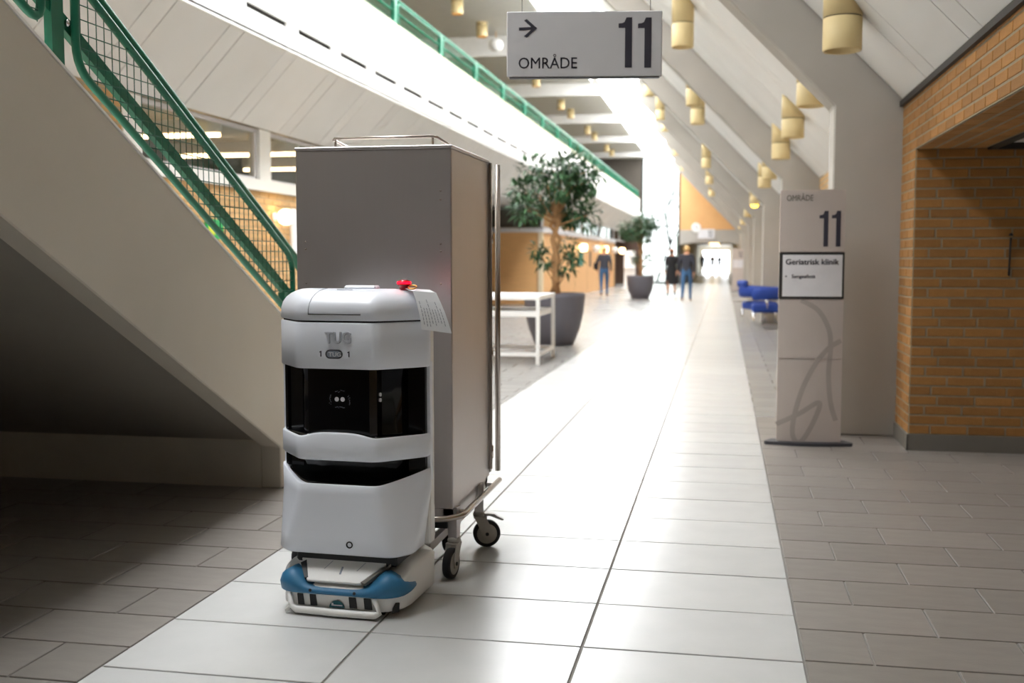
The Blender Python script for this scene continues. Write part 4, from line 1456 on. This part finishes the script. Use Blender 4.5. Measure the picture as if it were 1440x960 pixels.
def potted_tree(loc, label, seed, sc=1.0, nl=75):
    rg = random.Random(seed)
    t = thing('potted_tree', label, 'plant', loc)
    part('pot', MB().lathe([(0.0, 0.0), (0.27, 0.0), (0.30, 0.02), (0.39, 0.25), (0.445, 0.5), (0.465, 0.72), (0.465, 0.785), (0.44, 0.785), (0.43, 0.70)], 36, cap=(False, False)), 'pot', t)
    part('soil', MB().lathe([(0.43, 0.735), (0.25, 0.765), (0.0, 0.775)], 24, cap=(False, False)), 'soil', t)
    tr1 = [(0.05, 0, 0.72), (0.0, 0.02, 1.0), (0.05, 0, 1.3), (-0.03, 0, 1.6), (0.06, 0.02, 1.85), (-0.02, 0, 2.1), (0.05, 0, 2.3)]
    tr2 = [(-0.06, 0.05, 0.72), (0.06, -0.05, 1.0), (-0.03, 0.04, 1.3), (0.08, 0.03, 1.6), (-0.06, 0, 1.8), (0.10, 0.02, 2.05), (0.22, 0, 2.25)]
    part('trunk', MB().tube(tr1, [0.062, 0.048, 0.045, 0.042, 0.04, 0.03, 0.018], 10), 'bark', t)
    part('trunk', MB().tube(tr2, [0.05, 0.04, 0.036, 0.033, 0.032, 0.026, 0.016], 10), 'bark', t)
    tips = []
    brs = MB()
    for k in range(20):
        a = rg.uniform(0, 2 * math.pi)
        rr_ = rg.uniform(0.25, 0.55)
        z = rg.uniform(1.95, 2.72)
        rr_ *= 1 - max(0, (z - 2.4)) * 0.9
        c = Vector((rr_ * math.cos(a) * 1.05, rr_ * math.sin(a), z))
        brs.tube([(0.02, 0, rg.uniform(1.7, 2.1)), c * 0.5 + Vector((0, 0, z * 0.5 - 0.08)), c], [0.018, 0.012, 0.006], 5)
        tips.append((c, (0.23, 0.23, 0.18), nl))
    tips += [(Vector((0, 0, 2.45)), (0.4, 0.4, 0.32), nl * 3)]
    for c in ((-0.23, 0.0, 1.42), (-0.16, 0.05, 1.28), (0.22, -0.05, 1.50), (0.28, 0.02, 1.35), (0.18, 0.05, 1.18)):
        c = Vector(c)
        brs.tube([(0, 0, c.z - 0.35), (c.x * 0.6, c.y, c.z - 0.2), tuple(c)], [0.014, 0.010, 0.005], 5)
        tips.append((c, (0.12, 0.12, 0.12), nl // 2))
    part('branches', brs, 'bark', t)
    lm = MB()
    for c, rd, n in tips:
        leaf_cloud(lm, c, rd, n, rg, 0.15)
    o = part('foliage', lm, 'leaf', t)
    o['kind'] = 'stuff'
    t.scale = (sc, sc, sc)
    return t


potted_tree((-2.52, 16.25, 0), 'leafy tree in a dark grey pot behind the white shelf table', 11)
t2 = potted_tree((-2.68, 35.6, 0), 'leafy tree in a grey bowl pot farther along the hall', 23, 0.97, 65)
# small shrub in the alcove
rg = random.Random(31)
t = thing('potted_shrub', 'dark green shrub in the alcove behind the cart', 'plant', (-6.1, 25.5, 0))
part('pot', MB().lathe([(0.0, 0.0), (0.2, 0.0), (0.28, 0.5), (0.25, 0.5)], 20, cap=(False, False)), 'pot', t)
part('stem', MB().tube([(0, 0, 0.3), (0.03, 0, 1.2), (0, 0, 2.1)], [0.04, 0.03, 0.015], 8), 'bark', t)
lm = MB()
leaf_cloud(lm, (0, 0, 2.05), (0.40, 0.40, 0.42), 260, rg, 0.2)
part('foliage', lm, 'leaf', t)['kind'] = 'stuff'

# ------------------------------------------------------------------ white shelf table
tb = thing('shelf_table', 'white metal table with shelves in front of the potted tree', 'table', (-2.75, 13.7, 0))
hx, hy = 0.515, 0.60
for sx_ in (-1, 1):
    for sy_ in (-1, 1):
        part('leg', MB().box(sx_ * hx - 0.022, sx_ * hx + 0.022, sy_ * hy - 0.022, sy_ * hy + 0.022, 0, 0.80), 'white_metal', tb)
part('top', MB().bbox(-hx - 0.024, hx + 0.024, -hy - 0.024, hy + 0.024, 0.795, 0.85, 0.006), 'white_metal', tb)
part('shelf', MB().bbox(-hx + 0.02, hx - 0.02, -hy + 0.02, hy - 0.02, 0.585, 0.655, 0.006), 'white_metal', tb)
for s in (-1, 1):
    part('rail', MB().box(-hx, hx, s * hy - 0.015, s * hy + 0.015, 0.10, 0.145), 'white_metal', tb)
    part('rail', MB().box(s * hx - 0.015, s * hx + 0.015, -hy, hy, 0.10, 0.145), 'white_metal', tb)

# far white table
tb = thing('cafe_table', 'small white table by the tall end window', 'table', (-3.0, 51.5, 0))
for sx_ in (-1, 1):
    for sy_ in (-1, 1):
        part('leg', MB().tube([(sx_ * 0.36, sy_ * 0.36, 0), (sx_ * 0.33, sy_ * 0.33, 0.72)], 0.022, 8), 'white_metal', tb)
part('top', MB().bbox(-0.45, 0.45, -0.45, 0.45, 0.72, 0.80, 0.01), 'white_metal', tb)
ds = thing('display_stand', 'tall white display stand beside the farther potted tree', 'stand', (-4.0, 47, 0))
part('base', MB().bbox(-0.3, 0.3, -0.25, 0.25, 0, 0.06, 0.01), 'white_metal', ds)
part('panel', MB().bbox(-0.24, 0.24, -0.04, 0.04, 0.06, 1.65, 0.02), 'white_metal', ds)
part('shelf', MB().bbox(-0.22, 0.22, -0.2, -0.04, 0.9, 0.94, 0.005), 'white_metal', ds)


# ------------------------------------------------------------------ blue armchairs
def armchair(loc, rz, label):
    t = thing('armchair', label, 'chair', loc, rz)
    bevel(part('seat', MB().bbox(-0.29, 0.29, -0.28, 0.26, 0.30, 0.46, 0.03), 'blue_fabric', t), 0.03)
    arc = []
    for i in range(17):
        a = math.pi * (0.0 + i / 16)
        arc.append(Vector((0.36 * math.cos(a), 0.05 + 0.30 * math.sin(a), 0.66)))
    arc = [Vector((0.36, -0.24, 0.64)), Vector((0.365, -0.1, 0.65))] + arc + [Vector((-0.365, -0.1, 0.65)), Vector((-0.36, -0.24, 0.64))]
    rs = []
    for i, p in enumerate(arc):
        tgt = Vector((p.x, min(0, 0) + 0.05, p.z)) if False else Vector((0, 0.0, p.z))
        d = (p - tgt)
        d.z = 0
        d.normalize()
        ring_ = []
        for k in range(10):
            a = 2 * math.pi * k / 10
            ring_.append(p + d * (0.055 * math.cos(a)) + Vector((0, 0, 0.115 * math.sin(a))))
        rs.append(ring_)
    part('back_and_arms', MB().rings(rs), 'blue_fabric', t)
    bevel(part('head_cushion', MB().bbox(-0.22, 0.22, 0.30, 0.40, 0.74, 0.88, 0.03), 'blue_fabric', t), 0.03)
    for sx_ in (-1, 1):
        for sy_ in (-1, 1):
            part('leg', MB().tube([(sx_ * 0.27, sy_ * 0.24, 0), (sx_ * 0.27, sy_ * 0.24, 0.31)], 0.016, 8), 'chrome', t)
        part('arm_support', MB().tube([(sx_ * 0.34, 0.0, 0.38), (sx_ * 0.35, 0.0, 0.56)], 0.013, 8), 'chrome', t)
    return t


armchair((0.80, 20.9, 0), R(-90), 'blue armchair with chrome legs half hidden behind the totem sign')
armchair((0.70, 22.1, 0), R(180 - 70), 'blue armchair with chrome legs farther along the columns, behind its twin')

# ------------------------------------------------------------------ tree outside the end window
rg = random.Random(4)
bt = thing('bare_tree', 'bare dark tree outside the tall end window', 'tree', (-3.2, YE + 5, 0))
bmb = MB()


def grow(p, d, L, r_, lvl):
    pts = [Vector(p)]
    dd = Vector(d)
    for i in range(4):
        dd = (dd + Vector((rg.uniform(-.25, .25), rg.uniform(-.2, .2), rg.uniform(-.12, .2)))).normalized()
        pts.append(pts[-1] + dd * (L / 4))
    bmb.tube(pts, [r_ * (1 - 0.16 * i) for i in range(5)], 5)
    if lvl > 0:
        for k in range(4 if lvl > 1 else 3):
            a = rg.choice(pts[1:])
            nd = (dd + Vector((rg.uniform(-1.2, 1.2), rg.uniform(-.5, .5), rg.uniform(-.5, .6)))).normalized()
            grow(a, nd, L * 0.62, r_ * 0.5, lvl - 1)


grow((0.7, 0, 0), (-0.05, 0, 1), 4.2, 0.09, 3)
grow((-0.6, 0.5, 0), (0.15, 0, 1), 6.2, 0.07, 3)
part('branches', bmb, 'bark_dark', bt)

# ------------------------------------------------------------------ people
def person(loc, rz, label, h, top, legs, shoes, hair, dress=False, stride=1.0, bag=False, group=None, seed=0):
    t = thing('person', label, 'person', loc, rz, group)
    st = stride
    J = {'pel': ((0, 0, .93), .125), 'spi': ((0, 0.01, 1.12), .118), 'che': ((0, 0.0, 1.32), .135), 'nek': ((0, 0.0, 1.455), .058), 'hed': ((0, 0.02, 1.56), .082), 'top': ((0, 0.015, 1.655), .066), 'nos': ((0, 0.105, 1.555), .022)}
    for s, n in ((1, 'R'), (-1, 'L')):
        f = st * s
        J['sh' + n] = ((s * .175, 0, 1.39), .066)
        J['el' + n] = ((s * .225, -0.05 - f * .06, 1.13), .048)
        J['wr' + n] = ((s * .235, 0.05 - f * .16, .90), .032)
        J['ha' + n] = ((s * .23, 0.08 - f * .18, .83), .036)
        J['hi' + n] = ((s * .095, 0, .88), .098)
        J['kn' + n] = ((s * .10, 0.06 + f * .13, .50), .064)
        J['an' + n] = ((s * .10, f * .22 - 0.02, .10 if f > 0 else .13), .042)
        J['to' + n] = ((s * .11, f * .22 + .13, .035 if f > 0 else .04), .036)
    E_ = [('pel', 'spi'), ('spi', 'che'), ('che', 'nek'), ('nek', 'hed'), ('hed', 'top'), ('hed', 'nos')]
    for n in 'RL':
        E_ += [('che', 'sh' + n), ('sh' + n, 'el' + n), ('el' + n, 'wr' + n), ('wr' + n, 'ha' + n), ('pel', 'hi' + n), ('hi' + n, 'kn' + n), ('kn' + n, 'an' + n), ('an' + n, 'to' + n)]
    names = list(J)
    ix = {n: i for i, n in enumerate(names)}
    me = bpy.data.meshes.new('body')
    me.from_pydata([J[n][0] for n in names], [(ix[a], ix[b]) for a, b in E_], [])
    ob = bpy.data.objects.new('body', me)
    COL.objects.link(ob)
    sk_ = ob.modifiers.new('skin', 'SKIN')
    for i, n in enumerate(names):
        r_ = J[n][1]
        v = me.skin_vertices[0].data[i]
        v.radius = (r_ * (1.25 if n in ('che', 'pel', 'spi') else 1), r_ * (0.9 if n in ('che', 'pel', 'spi') else 1))
        v.use_root = n == 'pel'
    ss = ob.modifiers.new('sub', 'SUBSURF')
    ss.levels = 2
    dg = bpy.context.evaluated_depsgraph_get()
    nm = bpy.data.meshes.new_from_object(ob.evaluated_get(dg))
    bpy.data.objects.remove(ob)
    # five fingers per hand, rooted in the palm
    bm = bmesh.new()
    bm.from_mesh(nm)
    fm = MB()
    for n, s in (('R', 1), ('L', -1)):
        c = Vector(J['ha' + n][0])
        for k in range(4):
            b = c + Vector((-s * 0.008, 0.026 - 0.017 * k, -0.02))
            L = (0.07, 0.08, 0.075, 0.06)[k]
            fm.tube([b, b + Vector((-s * 0.004, 0.004, -L * .55)), b + Vector((-s * 0.018, 0.006, -L))], [0.0095, 0.009, 0.007], 6)
        b = c + Vector((-s * 0.012, 0.03, 0.02))
        fm.tube([b, b + Vector((-s * 0.008, 0.028, -0.03)), b + Vector((-s * 0.014, 0.034, -0.06))], [0.011, 0.010, 0.008], 6)
    fme = fm.mesh('fingers', 'skin')
    bm.from_mesh(fme)
    mats_ = ['skin', top, legs, shoes]
    segs = [(Vector(J[a][0]), Vector(J[b][0]), a, b) for a, b in E_]
    for f in bm.faces:
        c = f.calc_center_median()
        best = None
        for a, b, na, nb_ in segs:
            d = b - a
            tt = max(0, min(1, (c - a).dot(d) / d.length_squared))
            dist = (c - (a + d * tt)).length
            if best is None or dist < best[0]:
                best = (dist, nb_)
        nb_ = best[1]
        if nb_[:2] in ('he', 'to') and nb_ in ('hed', 'top', 'nos') or nb_ == 'nek' and c.z > 1.44 or nb_[:2] == 'ha':
            mi = 0
        elif nb_ in ('toR', 'toL') or c.z < 0.075:
            mi = 3
        elif nb_[:2] in ('hi', 'kn', 'an') or c.z < 0.86 and abs(c.x) < 0.19 and nb_[:2] not in ('wr', 'el'):
            mi = 2
        else:
            mi = 1
        f.material_index = mi
        f.smooth = True
    nm.materials.clear()
    for m in mats_:
        nm.materials.append(MATS[m])
    bm.to_mesh(nm)
    bm.free()
    link('body', nm, t)
    # hair: cap around the skull, open at the face
    hm = MB()
    rs = []
    for i in range(7):
        ph = -0.55 + (math.pi / 2 + 0.5) * i / 6
        ring_ = []
        for k in range(14):
            a = 2 * math.pi * k / 14
            y = math.sin(a)
            rr_ = 0.098 * math.cos(ph)
            z = 1.60 + 0.115 * math.sin(ph)
            fwd = 0.80 if (y > 0.35 and ph < 0.35) else 1.0
            ring_.append(Vector((rr_ * math.cos(a) * fwd, 0.005 + rr_ * y * fwd * (0.75 if y > 0.35 and ph < 0.35 else 1.12), z)))
        rs.append(ring_)
    part('hair', hm.rings(rs), hair, t)
    for s in (-1, 1):
        part('eye', MB().lathe([(0.002, -0.008), (0.009, 0), (0.002, 0.008)], 8, (s * 0.03, 0.098, 1.58), axis='y'), 'print_dark', t)
    part('mouth', MB().box(-0.02, 0.02, 0.092, 0.1, 1.505, 1.511), 'shoe_brown', t)
    if dress:
        rs = []
        for z, rx, ry in ((0.42, .235, .20), (0.60, .225, .19), (0.80, .205, .17), (0.95, .185, .145), (1.10, .158, .125), (1.30, .185, .125), (1.40, .17, .105), (1.43, .10, .08)):
            rs.append([Vector((rx * math.cos(2 * math.pi * k / 20), ry * math.sin(2 * math.pi * k / 20) + 0.005, z + (0.01 * math.sin(5 * k) if z < .5 else 0))) for k in range(20)])
        part('dress', MB().rings(rs, cap=(False, False)), top, t)
    if bag:
        bg = part('shoulder_bag', MB().bbox(-0.36, -0.24, -0.10, 0.14, 0.92, 1.16, 0.03), 'cloth_black', t)
        part('strap', MB().tube([(-0.30, 0.1, 1.15), (-0.20, 0.06, 1.42), (-0.17, -0.04, 1.43), (-0.30, -0.08, 1.15)], 0.012, 6), 'cloth_black', bg)
    t.scale = (h / 1.72,) * 3
    return t


person((-1.11, 33.4, 0), R(-4), 'blond person in dark jacket and blue jeans walking away down the hall', 1.72, 'jacket_dark', 'jeans', 'shoe_brown', 'hair_blond')
person((-1.80, 38.4, 0), R(172), 'person in a knee length black dress with bare legs', 1.68, 'cloth_black', 'skin', 'cloth_black', 'hair_red', True, 0.5)
person((-4.05, 37.3, 0), R(6), 'person in dark jacket and jeans with a black shoulder bag', 1.74, 'jacket_dark', 'jeans', 'shoe_brown', 'hair_blond', False, 0.5, True)
person((-1.75, 92, 0), R(0), 'dark clothed person in the far corridor nearest its dim wall', 1.75, 'cloth_black', 'cloth_black', 'cloth_black', 'hair_dark', False, 0.8)
person((-0.98, 96, 0), R(180), 'person in grey top and dark trousers in the far corridor', 1.75, 'base_plate', 'cloth_black', 'cloth_black', 'hair_dark', False, 0.7)
person((-0.40, 101, 0), R(180), 'small dark figure close to the bright corridor exit', 1.7, 'jacket_dark', 'jacket_dark', 'cloth_black', 'hair_dark', False, 0.4)
